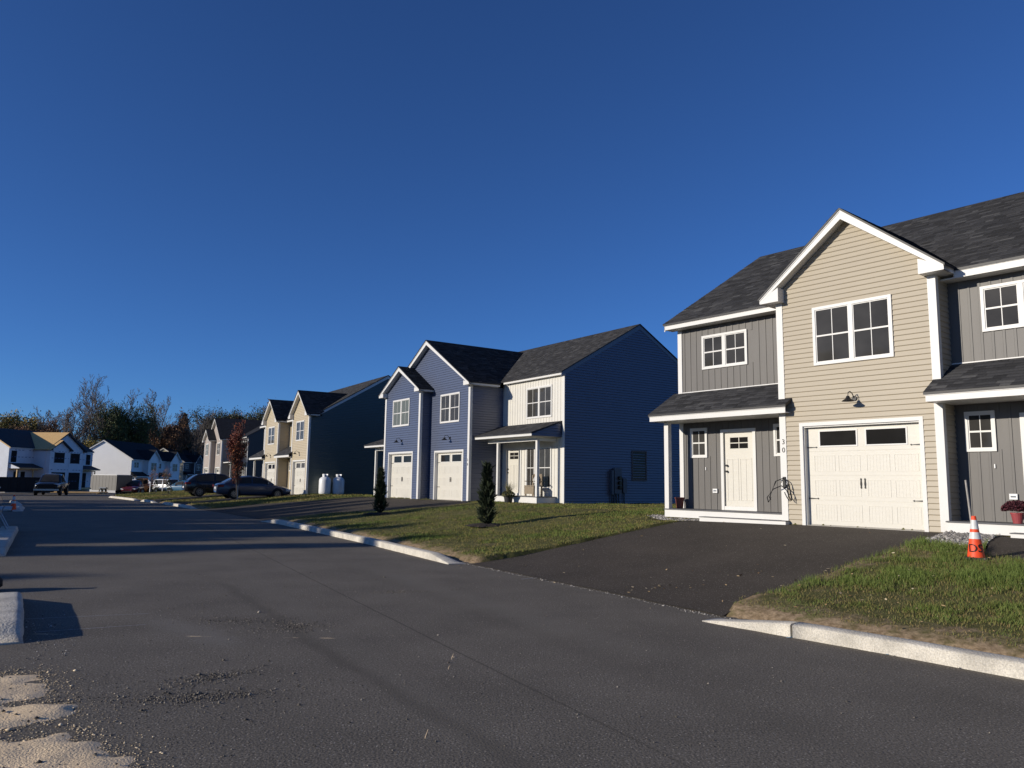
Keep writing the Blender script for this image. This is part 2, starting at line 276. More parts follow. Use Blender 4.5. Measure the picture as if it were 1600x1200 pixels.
def lawn_mesh(x0,x1,y0,y1,st,name,label=None):
    xs = np.arange(x0,x1+st/2,st); ys = np.arange(y0,y1+st/2,st); X,Y = np.meshgrid(xs,ys); s = sdist(X,Y); Z = lawn_z(X,Y)
    Z = np.where(covered(X,Y), zd(X,Y)-.09, Z)
    idx = np.arange(X.size).reshape(X.shape); ok = s>-.25
    q = np.stack([idx[:-1,:-1],idx[:-1,1:],idx[1:,1:],idx[1:,:-1]],-1).reshape(-1,4)
    k = (ok[:-1,:-1]&ok[:-1,1:]&ok[1:,1:]&ok[1:,:-1]).ravel()
    Z = np.where(s<.12, np.minimum(Z, g0(Y)-.05), Z)
    o = big(name, np.stack([X,Y,Z],-1).reshape(-1,3), q[k], 'lawn_soil', smooth=True, kind='structure')
    ua,wa = tol('A',X,Y); so_ = np.where(ua>2.5, np.maximum(np.clip(.80-s/1.2,0,1), np.clip(.85-(ua-3.95)/.45,0,1)*np.clip((-wa-2.2)/1.5,0,1)), .75*np.clip(1-s/.7,0,1))
    so_ = np.maximum(so_, np.clip(1-np.hypot(ua-5.3,wa+3.2)/1.1,0,1)*.9)
    a_ = o.data.attributes.new('soil','FLOAT','POINT'); a_.data.foreach_set('value', so_.ravel().astype('f')); return o
lawn_mesh(-10,14,4,34,.125,'lawn'); lawn_mesh(-34.25,34,34,64,.25,'lawn'); lawn_mesh(14,34,-14,34,.5,'lawn'); lawn_mesh(-39,34,64,130,.5,'lawn')
def sheet(name, P, off, material, st=.25, kind='structure', label=None, ragged=0):
    """terrain-following sheet filling polygon P, edges kept"""
    import bmesh
    bm = bmesh.new(); vs = []
    n = len(P)
    for i in range(n):
        a, b = Vector((*P[i],0)), Vector((*P[(i+1)%n],0)); k = max(1,int((b-a).length/.4))
        for j in range(k):
            p = a.lerp(b,j/k)
            if ragged and j: p += Vector((random.uniform(-ragged,ragged),random.uniform(-ragged,ragged),0))
            vs.append(bm.verts.new(p))
    bm.faces.new(vs); bmesh.ops.triangulate(bm, faces=bm.faces[:])
    xs = [v.co.x for v in bm.verts]; ys = [v.co.y for v in bm.verts]
    for ax in (0,1):
        lo, hi = (min(xs),max(xs)) if ax==0 else (min(ys),max(ys)); k = lo+st
        while k<hi:
            co = (k,0,0) if ax==0 else (0,k,0); no = (1,0,0) if ax==0 else (0,1,0)
            bmesh.ops.bisect_plane(bm, geom=bm.verts[:]+bm.edges[:]+bm.faces[:], plane_co=co, plane_no=no); k += st
    co = np.array([v.co[:] for v in bm.verts]); z = zd(co[:,0],co[:,1])+off
    for v,q in zip(bm.verts,z): v.co.z = q
    bmesh.ops.recalc_face_normals(bm, faces=bm.faces[:])
    me = bpy.data.meshes.new(name); bm.to_mesh(me); bm.free(); me.materials.append(M[material])
    if me.polygons[0].normal.z<0: me.flip_normals()
    me.polygons.foreach_set('use_smooth',[True]*len(me.polygons))
    return link(name, me, kind=kind)
for lb,P in DRIVES: sheet('driveway', P, .012, 'asphalt_drive', .5, ragged=.02)
# far ground and dirt verge left of the road, road surface
xs = np.linspace(-420,420,85); ys = np.linspace(-260,620,89); X,Y = np.meshgrid(xs,ys); idx = np.arange(X.size).reshape(X.shape)
big('ground', np.stack([X,Y,g0(Y)-.16],-1).reshape(-1,3), np.stack([idx[:-1,:-1],idx[:-1,1:],idx[1:,1:],idx[1:,:-1]],-1).reshape(-1,4), 'far_ground', kind='structure')
def strip(PLa, PLb, n=400, m=10):
    def res(PL):
        seg = np.hypot(*np.diff(PL,axis=0).T); t = np.r_[0,np.cumsum(seg)]/seg.sum(); q = np.linspace(0,1,n)
        return np.stack([np.interp(q,t,PL[:,0]),np.interp(q,t,PL[:,1])],-1)
    a, b = res(PLa), res(PLb); f = np.linspace(0,1,m)[:,None,None]; P = a[None]*(1-f)+b[None]*f
    idx = np.arange(n*m).reshape(m,n); q = np.stack([idx[:-1,:-1],idx[:-1,1:],idx[1:,1:],idx[1:,:-1]],-1).reshape(-1,4)
    return P.reshape(-1,2), q[:, ::-1]
LEx = LE + np.array([-.6,-.4]); REx = RE + np.array([.12,.07])
P,q = strip(LEx, REx); road = big('road', np.c_[P, g0(P[:,1])], q, 'asphalt', kind='structure')
FARL = np.array([(-6,-30),(-14,-8),(-22,5),(-30,20),(-42,42),(-56,62),(-66,78),(-70,90),(-72,230)],float)
P,q = strip(FARL, LEx); rr = np.sin(P[:,0]*1.7)*np.cos(P[:,1]*1.3)*.02
big('dirt_verge', np.c_[P, g0(P[:,1])-.02+rr], q, 'dirt', kind='structure')
# ------------------------------------------------------------------ kerbs
def kerb(pts, side=1, w=.40, h=.145, taper=(.9,.9), steep=False, name='kerb'):
    """sloped concrete kerb along pts, side=+1 lies to the right of travel"""
    pts = [Vector((*p,0)) for p in pts]; fine = []
    for a,b in zip(pts[:-1],pts[1:]):
        k = max(1,int((b-a).length/.12)); fine += [a.lerp(b,j/k) for j in range(k)]
    fine.append(pts[-1]); L = [0]
    for a,b in zip(fine[:-1],fine[1:]): L.append(L[-1]+(b-a).length)
    V = []; prof = [(0,-.1),(0,.05),(.03,.16),(.16,.52),(.30,.80),(.44,.95),(.58,1.0),(.94,.97),(1.0,.86),(1.0,-.6)]
    if steep: prof = [(0,-.1),(0,.3),(.04,.80),(.08,.93),(.14,.99),(.2,1.0),(.94,1.0),(1.0,.93),(1.0,-.6)]
    for i,p in enumerate(fine):
        t = (fine[min(i+1,len(fine)-1)]-fine[max(i-1,0)]).normalized(); nrm = Vector((t.y,-t.x,0))*side
        k = 1.
        if taper[0]: k = min(k, .10+.9*L[i]/taper[0])
        if taper[1]: k = min(k, .10+.9*(L[-1]-L[i])/taper[1])
        zz = float(g0(p.y)); j = random.uniform(-.006,.006)
        for a,b in prof: V.append((p.x+nrm.x*(a*w+j), p.y+nrm.y*(a*w+j), zz+b*h*k if b>0 else zz+b*.2))
    n = len(prof); Fq = []
    for i in range(len(fine)-1):
        for j in range(n-1): Fq.append((i*n+j,i*n+j+1,(i+1)*n+j+1,(i+1)*n+j))
    me = bpy.data.meshes.new(name); me.from_pydata(V,[],Fq+[tuple(range(n)),tuple(reversed(range((len(fine)-1)*n,len(fine)*n)))]); me.materials.append(M['concrete_pale']); me.polygons.foreach_set('use_smooth',[True]*(len(me.polygons)-2)+[False]*2)
    return link(name, me, kind='structure')
kerb([(2.62,9.72),(3.35,8.82)], 1, taper=(1.1,0)); kerb([(3.36,8.805),(3.81,8.28),(4.65,7.17),(8.3,2.4),(14,-5)], 1, taper=(0,0))
kerb([(-9.4,30.65),(-8.28,29.15),(-6.2,25.5)], 1, taper=(1.4,0)); kerb([(-6.195,25.49),(-3.49,20.7),(-.85,15.7)], 1, taper=(0,1.0))
kerb([(-21.9,49.9),(-16.9,42.35)], 1, taper=(.8,1.2)); kerb([(-25.6,54.8),(-23.3,51.7)], 1, h=.16, taper=(.9,.9)); kerb([(-32.6,64),(-26.6,56.1)], 1, h=.15, taper=(.6,.9))
kerb([(-4.70,7.72),(-5.5,9.0),(-6.43,10.46)], -1, w=.5, h=.17, taper=(.22,.6), steep=True); kerb([(-10.2,15.9),(-14.75,23.5)], -1, w=.42, h=.16, taper=(.3,.6), steep=True); kerb([(-22.6,36.2),(-25.5,41)], -1, w=.42, h=.15); kerb([(-27.5,44),(-31,49)], -1, w=.42, h=.15)
# ------------------------------------------------------------------ sand spilled over the road edge
SP = [(-9,11),(-6.6,9.3),(-5.2,7.2),(-4.7,6.7),(-3.99,6.45),(-3.95,6.54),(-3.84,6.54),(-3.58,6.15),(-3.48,6.05),(-3.40,5.9),(-3.52,5.82),(-3.62,5.66),(-3.47,5.6),(-3.34,5.7),(-3.26,5.75),(-3.12,5.65),(-3.02,5.5),(-3.03,5.4),(-3.1,5.3),(-3.2,5.17),(-3.35,5.1),(-3.2,4.93),(-2.94,4.93),(-2.85,5.03),(-2.78,5.12),(-2.75,5.16),(-2.68,5.06),(-2.7,4.96),(-2.62,4.93),(-2.51,4.91),(-2.4,4.81),(-2.26,4.71),(-2.17,4.61),(-2.01,4.41),(-1.7,4.0),(-1.2,3.0),(-.9,1.5),(-2,-2),(-9,-2)]
def sand():
    st = .035; xs = np.arange(-7.2,-.5,st); ys = np.arange(1.0,8.2,st); X,Y = np.meshgrid(xs,ys)
    nx = .035*np.sin(X*23+Y*9)+.03*np.sin(Y*31-X*14)+.03*rng.normal(size=X.shape); m = inpoly(X+nx,Y+nx*.8,SP).astype(float)
    for _ in range(3): m = (m+np.roll(m,1,0)+np.roll(m,-1,0)+np.roll(m,1,1)+np.roll(m,-1,1))/5
    nz = rng.normal(size=X.shape); nz = (nz+np.roll(nz,1,0)+np.roll(nz,1,1)+np.roll(nz,-1,0)+np.roll(nz,-1,1))/5
    n2 = rng.normal(size=X.shape)
    for _ in range(14): n2 = (n2+np.roll(n2,1,0)+np.roll(n2,-1,0)+np.roll(n2,1,1)+np.roll(n2,-1,1))/5
    Z = -.011+m*.028+nz*.004*m+n2*.05*m
    idx = np.arange(X.size).reshape(X.shape); q = np.stack([idx[:-1,:-1],idx[:-1,1:],idx[1:,1:],idx[1:,:-1]],-1).reshape(-1,4)
    k = (m>.02); kk = (k[:-1,:-1]|k[:-1,1:]|k[1:,1:]|k[1:,:-1]).ravel()
    tag(big('sand_spill', np.stack([X,Y,Z],-1).reshape(-1,3), q[kk], 'sand', smooth=True), 'pale sand washed over the asphalt in the near corner', 'sand', kind='stuff')
sand()
SPA = np.array(SP)
# stones: irregular small solids scattered inside a region
def stones(name, pts, size, material, zf, label, cat, flat=.6):
    pts = np.asarray(pts); n = len(pts); base = np.array([(1,0,0),(-1,0,0),(0,1,0),(0,-1,0),(0,0,1),(0,0,-1)],float)
    tri = np.array([(0,2,4),(2,1,4),(1,3,4),(3,0,4),(2,0,5),(1,2,5),(3,1,5),(0,3,5)])
    sz = size*np.exp(rng.normal(0,.45,n)); V = base[None]*rng.uniform(.6,1.25,(n,6,1))*sz[:,None,None]; V[:,:,2] *= flat
    a = rng.uniform(0,6.28,n); ca,sa = np.cos(a)[:,None],np.sin(a)[:,None]; x,y = V[...,0]*ca-V[...,1]*sa, V[...,0]*sa+V[...,1]*ca
    V = np.stack([x+pts[:,0:1], y+pts[:,1:2], V[...,2]+(zf(pts[:,0],pts[:,1])+sz*flat*.35)[:,None]],-1)
    Fc = (tri[None]+6*np.arange(n)[:,None,None]).reshape(-1,3)
    return tag(big(name, V.reshape(-1,3), Fc, material, tone=np.repeat(rng.uniform(0,1,n),8)), label, cat, kind='stuff')
def fill(P, n):
    P = np.array(P); lo, hi = P.min(0), P.max(0); q = rng.uniform(lo,hi,(n*4,2)); q = q[inpoly(q[:,0],q[:,1],P)]; return q[:n]
q_ = np.c_[rng.uniform(-5.2,-1.0,60000),rng.uniform(3.4,7.4,60000)]; dd = sdist(q_[:,0],q_[:,1],SPA[3:-3]); ins = inpoly(q_[:,0],q_[:,1],SP); q_ = q_[(~ins)&(np.abs(dd)<.75)&(rng.random(60000)<np.exp(-np.abs(dd)/.09))]
mat('sand_grain', (.6,.5,.35), .95, .1, 9, tone=[(0,(.26,.21,.14)),(.5,(.55,.43,.28)),(1,(.80,.66,.46))])
stones('sand_grains', q_, .0052, 'sand_grain', lambda x,y: np.zeros(len(x))+.001, 'loose sand grains thinning out over the asphalt', 'sand', .5)
q_ = np.c_[rng.uniform(-5.2,-1.0,9000),rng.uniform(3.2,7.4,9000)]; q_ = q_[inpoly(q_[:,0],q_[:,1],SP)]
stones('sand_pebbles', q_[:1500], .0075, 'crumb', lambda x,y: np.zeros(len(x))+.014, 'small dark pebbles lying in the spilled sand', 'pebbles', .6)
sheet('gravel_bed', GRAVEL, .02, 'foundation', .5); sheet('gravel_bed', GRAVEL2, .02, 'foundation', .5)
stones('gravel', np.r_[fill(GRAVEL,5200),fill(GRAVEL2,1900)], .017, 'stone', lambda x,y: zd(x,y)+.022, 'grey crushed stone laid beside the porches of number 30', 'gravel')
zroad = lambda x,y: np.zeros(len(x))+.001
def blob(c, r, n, ang=0, asp=1): q = rng.normal(size=(n,2))*[r,r*asp]; ca,sa = math.cos(ang),math.sin(ang); return np.c_[c[0]+q[:,0]*ca-q[:,1]*sa, c[1]+q[:,0]*sa+q[:,1]*ca]
cr = np.r_[blob((-2.42,6.5),.19,1000,.8,.45), blob((-2.25,5.95),.26,1200,.35,.30), blob((-2.85,5.9),.28,250,.2,.3), blob((-3.0,9.05),.42,600,-.1,.3), blob((-2.35,8.72),.26,900,.5,.6), blob((-1.55,11.6),.25,300,.3,.4), blob((-3.1,9.4),.7,300), blob((-2.2,6.2),.7,900), rng.uniform((-6,3.5),(4,14),(2600,2))]
cr = cr[sdist(cr[:,0],cr[:,1])<-.15]
stones('asphalt_crumbs', cr, .0042, 'crumb', zroad, 'loose asphalt crumbs and grit on the road', 'grit', .7)
kp = []
for a,b in zip(RE[1:8],RE[2:9]):
    n = int(np.hypot(*(b-a))*75); t = rng.uniform(0,1,n)[:,None]; kp.append(a+(b-a)*t+rng.normal(-.05,.05,(n,2))*[.87,.49])
kp = np.concatenate(kp); stones('kerb_grit', kp, .0075, 'stone', zroad, 'pale grit lying along the right road edge', 'grit', .6)
kq = np.c_[rng.uniform(-5.4,-4.0,700), rng.uniform(6.6,9.8,700)]; kq = kq[(sdist(kq[:,0],kq[:,1],LE)>.02)&(sdist(kq[:,0],kq[:,1],LE)<.3+.2*rng.random(len(kq)))]
stones('kerb_grit', np.r_[kq, np.c_[rng.uniform(-12,-9.5,150),rng.uniform(15,19,150)]], .0062, 'stone', zroad, 'grit gathered along the left kerb', 'grit', .6)
# utility paint marks: part of the road
def mark(segs, material, wd=.022):
    mb = MB()
    for p,q in segs:
        p,q = Vector((*p,0)),Vector((*q,0)); t = (q-p).normalized(); n = Vector((-t.y,t.x,0))*wd
        mb.quad(tuple(p+n+Vector((0,0,.005))),tuple(p-n+Vector((0,0,.005))),tuple(q-n*.6+Vector((0,0,.005))),tuple(q+n*.6+Vector((0,0,.005))))
    mb.build('paint_mark', material, road)
mark([((2.98,8.52),(3.22,8.66)),((3.16,8.68),(3.42,8.56))], 'paint_blue', .014); mark([((3.68,7.76),(3.92,7.86)),((3.88,7.88),(4.08,7.74))], 'paint_blue', .014)
mark([((-5.55,8.95),(-4.3,9.45))], 'paint_grey', .009); mark([((-4.9,8.25),(-4.0,8.75))], 'paint_grey', .009); mark([((.2,13.3),(.75,13.75))], 'paint_grey', .012)
# ------------------------------------------------------------------ house parts
def interval(P, z):
    xs = []
    n = len(P)
    for i in range(n):
        (s1,z1),(s2,z2) = P[i],P[(i+1)%n]
        if z1==z2:
            if abs(z-z1)<1e-9: xs += [s1,s2]
        elif min(z1,z2)-1e-9<=z<=max(z1,z2)+1e-9: xs.append(s1+(s2-s1)*(z-z1)/(z2-z1))
    return (min(xs),max(xs)) if xs else None
def siding(parent, F, P, holes, material, mode, e=.114, proud=.020, name='wall'):
    """lapped boards; mode 'obj': one object per board, 'join': one mesh, 'flat': plain sheet with openings"""
    z0 = min(z for _,z in P); z1 = max(z for _,z in P)
    wall = MB(); boards = []
    step = e if mode!='flat' else (z1-z0)
    k = 0
    while z0+k*step < z1-1e-4:
        za, zb = z0+k*step, min(z0+(k+1)*step, z1); k += 1
        br = sorted({za,zb}|({za+.019} if mode!='flat' and zb-za>.03 else set())|{h[2] for h in holes if za<h[2]<zb}|{h[3] for h in holes if za<h[3]<zb}|{z for _,z in P if za<z<zb})
        pieces = {}
        for p,q in zip(br[:-1],br[1:]):
            if q-p<1e-4: continue
            a, b = interval(P,p+1e-6), interval(P,q-1e-6)
            if not a or not b: continue
            mid = (p+q)/2; hs = sorted([h for h in holes if h[2]<mid<h[3]])
            segs = []; l = (a[0],b[0])
            for h in hs:
                if h[0]>max(l)+.004: segs.append((l,(h[0],h[0])))
                l = (h[1],h[1])
            if min(a[1],b[1])>min(l)+.004 or not hs: segs.append((l,(a[1],b[1])))
            for i,(lf,rt) in enumerate(segs):
                if mode=='flat':
                    wall.quad(F(lf[0],0,p),F(rt[0],0,p),F(rt[1],0,q),F(lf[1],0,q)); continue
                op, oq = ((proud*(1-(t-za)/step)+.001) if t>za+.001 else .001 for t in (p,q)); mb = pieces.setdefault(i,MB())
                mb.quad(F(lf[0],op,p),F(rt[0],op,p),F(rt[1],oq,q),F(lf[1],oq,q))
                
                mb.quad(F(lf[0],-.004,p),F(lf[0],op,p),F(lf[1],oq,q),F(lf[1],-.004,q)); mb.quad(F(rt[0],-.004,p),F(rt[0],op,p),F(rt[1],oq,q),F(rt[1],-.004,q))
        boards += pieces.values()
    if mode=='flat': return wall.build(name, material, parent)
    # sheathing behind the boards
    back = siding(parent, lambda s,o,z: F(s,o-.012,z), P, holes, material, 'flat', name=name)
    if mode=='obj':
        for mb in boards: mb.build('siding_board', material, back)
    else:
        al = MB()
        for mb in boards:
            i = len(al.v); al.v += mb.v; al.f += [tuple(i+q for q in f) for f in mb.f]; al.t += mb.t
        al.build('siding', material, back, kind='stuff')
    return back
def battens(parent, F, s0, s1, z0, z1, holes, material, mode, per=.2, bw=.045, proud=.016):
    wall = siding(parent, F, [(s0,z0),(s1,z0),(s1,z1),(s0,z1)], holes, material, 'flat')
    al = MB(); k = 0
    while s0+k*per < s1-.01:
        a, b = s0+k*per, min(s0+(k+1)*per, s1); k += 1
        ov = sorted([h for h in holes if h[0]<b and h[1]>a], key=lambda h:h[2]); z = z0; spans = []
        for h in ov:
            if h[2]>z+.01: spans.append((z,h[2]))
            z = max(z,h[3])
        if z<z1-.01: spans.append((z,z1))
        for p,q in spans:
            mb = MB() if mode=='obj' else al; c = min(b, a+per-bw)
            mb.quad(F(a,.003,p),F(c-.006,.004,p),F(c-.006,.004,q),F(a,.003,q)); mb.quad(F(c-.006,.004,p),F(c-.006,-.004,p),F(c-.006,-.004,q),F(c-.006,.004,q))
            if b-c>.008: mb.box(F, c, b, -.005, proud, p, q)
            if mode=='obj': mb.build('siding_panel', material, wall)
    if mode!='obj': al.build('siding', material, wall, kind='stuff')
    return wall
def window(parent, F, s0,s1,z0,z1, n=1, trim=.066, col='white_trim', glass='glass', mun=True, detail=True):
    fr = MB(); out = .03
    fr.box(F,s0,s1,-.01,out,z1-trim,z1); fr.box(F,s0,s1,-.01,out,z0,z0+trim*.9); fr.box(F,s0,s0+trim,-.01,out-.001,z0+trim*.9,z1-trim); fr.box(F,s1-trim,s1,-.01,out-.001,z0+trim*.9,z1-trim)
    a0, a1 = s0+trim, s1-trim; w = (a1-a0)/n; zt, zb = z1-trim, z0+trim*.9; zm = (zt+zb)/2; panes = []
    for k in range(n):
        l, r = a0+k*w, a0+(k+1)*w
        if k: fr.box(F,l-.048,l+.048,-.01,out-.003,zb,zt)
        l += .048 if k else 0; r -= .048 if k<n-1 else 0
        b = .022
        fr.box(F,l,r,-.01,.012,zt-b,zt); fr.box(F,l,r,-.01,.012,zb,zb+b*1.2); fr.box(F,l,l+b,-.01,.011,zb+b*1.2,zt-b); fr.box(F,r-b,r,-.01,.011,zb+b*1.2,zt-b); fr.box(F,l+b,r-b,-.01,.014,zm-.018,zm+.018)
        c = (l+r)/2
        if mun: fr.box(F,c-.008,c+.008,-.01,.006,zm+.018,zt-b); fr.box(F,c-.008,c+.008,-.01,.006,zb+b*1.2,zm-.018)
        xs = ((l+b,c),(c,r-b)) if mun else ((l+b,r-b),)
        for p,q in xs: panes += [(p,q,zm,zt-b),(p,q,zb+b*1.2,zm)]
    o = fr.build('window', col, parent)
    if detail:
        for p,q,a,b in panes:
            t = random.uniform(-.0012,.0012); g = MB(); g.quad(F(p,.001+t,a),F(q,.001-t,a),F(q,.001-t,b),F(p,.001+t,b)); g.build('pane', glass, o)
    else:
        g = MB(); g.quad(F(a0,.001,zb),F(a1,.001,zb),F(a1,.001,zt),F(a0,.001,zt)); g.build('pane', glass, o)
    return o
def garage(parent, F, s0,s1,zt, detail=True, dep=.14):
    tr = .082; fr = MB()
    fr.box(F,s0,s0+tr,-.02,.024,0,zt); fr.box(F,s1-tr,s1,-.02,.024,0,zt); fr.box(F,s0+tr,s1-tr,-.02,.0235,zt-tr,zt)
    fr.box(F,s0+tr-.012,s0+tr+.02,-dep-.02,-.0205,0,zt-tr+.01); fr.box(F,s1-tr-.02,s1-tr+.012,-dep-.02,-.0205,0,zt-tr+.01); fr.box(F,s0+tr+.02,s1-tr-.02,-dep-.02,-.0205,zt-tr-.03,zt-tr+.01)
    fr.build('garage_frame','white_trim',parent)
    a, b = s0+tr+.02, s1-tr-.02; top = zt-tr-.03; sh = (top-.03)/4; door = MB().box(F,a,b,-dep-.06,-dep-.008,.03,top).build('garage_door','door_white',parent)
    MB().box(F,a-.02,b+.02,-dep-.05,-dep+.012,.0,.03).build('threshold','foundation',parent)
    if not detail:
        for k in range(2): w = (b-a)/2; MB().box(F,a+k*w+w*.14,a+(k+1)*w-w*.14,-dep-.02,-dep+.004,top-.40,top-.12).build('door_pane','glass',door)
        return
    W_ = b-a
    for k in range(4):
        z0_, z1_ = .03+k*sh, .03+(k+1)*sh; mb = MB().box(F,a,b,-dep-.03,-dep,z0_+.004,z1_-.004)
        if k<3:
            for c in range(4):
                l = a+W_*(.062+(.232 if c>1 else .225)*c+(.012 if c>1 else 0)); r = l+W_*.195; p, q = z0_+.10, z1_-.09
                for (u0,u1,v0,v1) in ((l,r,q-.012,q),(l,r,p,p+.012),(l,l+.012,p+.012,q-.012),(r-.012,r,p+.012,q-.012)): mb.box(F,u0,u1,-dep-.01,-dep+.006,v0,v1)
                for g in range(1,7): x = l+(r-l)*g/7; mb.box(F,x-.005,x+.005,-dep-.01,-dep+.0022,p+.012,q-.012)
        sec = mb.build('door_section','door_white',door)
        if k==3:
            for l,r in ((a+W_*.125,a+W_*.455),(a+W_*.545,a+W_*.875)):
                p, q = z0_+.13, z1_-.10; m2 = MB()
                for (u0,u1,v0,v1) in ((l-.03,r+.03,q,q+.03),(l-.03,r+.03,p-.03,p),(l-.03,l,p,q),(r,r+.03,p,q)): m2.box(F,u0,u1,-dep-.01,-dep+.014,v0,v1)
                m2.build('pane_frame','white_trim',door); MB().box(F,l,r,-dep-.01,-dep+.004,p,q).build('door_pane','glass_dark',door)
    for z in (.62,1.79):
        for s in (0,1):
            x0 = a+.005 if s==0 else b-.005; d = 1 if s==0 else -1
            MB().prism(F,[(x0,z-.017),(x0+d*.2,z-.006),(x0+d*.215,z-.02),(x0+d*.245,z),(x0+d*.215,z+.02),(x0+d*.2,z+.006),(x0,z+.017)],-dep,-dep+.012).build('strap_hinge','black_iron',door)
    m_ = (a+b)/2
    for d in (-.045,.045):
        MB().prism(F,[(m_+d-.004,.86),(m_+d-.016,.88),(m_+d-.008,.90),(m_+d-.018,.96),(m_+d-.008,1.04),(m_+d-.016,1.06),(m_+d,1.09),(m_+d+.016,1.06),(m_+d+.008,1.04),(m_+d+.018,.96),(m_+d+.008,.90),(m_+d+.016,.88),(m_+d+.004,.86)],-dep,-dep+.022).build('pull_handle','black_iron',door)
def entry(parent, F, s0,s1,z0,z1, detail=True):
    tr = .085; fr = MB()
    fr.box(F,s0,s0+tr,-.02,.028,z0,z1); fr.box(F,s1-tr,s1,-.02,.028,z0,z1); fr.box(F,s0+tr,s1-tr,-.02,.0275,z1-tr,z1); fr.box(F,s0+tr,s1-tr,-.02,.02,z0,z0+.10)
    fr.build('door_frame','white_trim',parent)
    a, b, p, q = s0+tr, s1-tr, z0+.10, z1-tr; w = b-a
    d = MB().box(F,a,b,-.06,-.035,p,q)
    for l,r in ((.08,.47),(.53,.92)):
        x0,x1,v0,v1 = a+w*l,a+w*r,p+.16,p+(q-p)*.64
        for t in ((x0,x1,v1-.014,v1),(x0,x1,v0,v0+.014),(x0,x0+.014,v0,v1),(x1-.014,x1,v0,v1),((x0+x1)/2-.004,(x0+x1)/2+.004,v0,v1)): d.box(F,*t[:2],-.036,-.027,*t[2:])
    door = d.build('door','door_white',parent)
    MB().box(F,a,b,-.034,-.004,p-.02,p).build('sill','meter_grey',door)
    if detail:
        x0,x1,v0,v1 = a+w*.20,a+w*.80,p+(q-p)*.78,p+(q-p)*.93; c, zc = (x0+x1)/2,(v0+v1)/2
        for l,r in ((x0,c-.012),(c+.012,x1)):
            for e,f in ((v0,zc-.012),(zc+.012,v1)): MB().box(F,l,r,-.036,-.030,e,f).build('pane','glass_dark',door)
        for h in (.52,.60):
            cx, cz = a+w*.09, p+(q-p)*h-.1; MB().tube([F(cx,-.04,cz),F(cx,.03,cz)],.028,10).build('door_knob','black_iron',door)
def lamp(parent, F, s, z, k=1):
    mb = MB(); ov = lambda t: [F(*p) for p in t]
    mb.tube(ov([(s,0,z),(s,.03,z)]),.055*k,12); mb.tube(ov([(s,.02,z),(s,.10,z+.10),(s,.20,z+.14),(s,.28,z+.11),(s,.30,z+.02)]),.011*k,6)
    n = 14; rings = [(.03,.03),(.045,-.01),(.06,-.03),(.125,-.075),(.135,-.085)]; base = len(mb.v)
    for r,dz in rings:
        for j in range(n): q = 2*math.pi*j/n; mb.v.append(F(s+r*math.cos(q)*k,.30+r*math.sin(q)*k,z+dz*k))
    for i in range(len(rings)-1):
        for j in range(n): mb.f.append((base+i*n+j,base+i*n+(j+1)%n,base+(i+1)*n+(j+1)%n,base+(i+1)*n+j)); mb.t.append(0)
    mb.t += [0]*(len(mb.f)-len(mb.t)); mb.build('barn_lamp','black_iron',parent)
def shingles(parent, pts, mode, name='roof_shingles', e=.14):
    """pts: eave left, eave right, ridge right, ridge left (top surface)"""
    A,B_,C_,D_ = (Vector(p) for p in pts)
    if mode=='far':
        return MB().slab([A,B_,C_,D_],.05).build('roof','shingle_far',parent)
    n = (B_-A).cross(D_-A).normalized()
    if n.z<0: n = -n
    roof = MB().slab([A,B_,C_,D_],.05).build('roof','drip_edge',parent)
    Ls = max((D_-A).length,(C_-B_).length); rows = max(1,round(Ls/e)); V = []; Fq = []; T = []
    for r in range(rows):
        l0,r0 = A.lerp(D_,r/rows),B_.lerp(C_,r/rows); l1,r1 = A.lerp(D_,(r+1)/rows),B_.lerp(C_,(r+1)/rows)
        L = max((r0-l0).length,.01); x = -random.uniform(0,.25); nt = []
        while x<L:
            w = random.uniform(.13,.34); a,b = max(x,0)/L, min(x+w,L)/L; x += w
            if b-a<1e-5: continue
            hgt = random.choice((.007,.007,.013,.014)); t = random.random()*.75+(.25 if hgt<.01 else 0)*random.random()
            p0,p1 = l0.lerp(r0,a),l0.lerp(r0,b); q0,q1 = l1.lerp(r1,a),l1.lerp(r1,b); i = len(V)
            V += [p0+n*.001,p1+n*.001,p0+n*hgt,p1+n*hgt,q0+n*.002,q1+n*.002]; Fq += [(i,i+1,i+3,i+2),(i+2,i+3,i+5,i+4)]; T += [t*.5,t]
    big(name, [tuple(v) for v in V], Fq, 'shingle', tone=T, parent=roof, kind='stuff')
    return roof
def pbox(parent, name, material, F, *a, **k): return MB().box(F,*a).build(name, material, parent, **k)
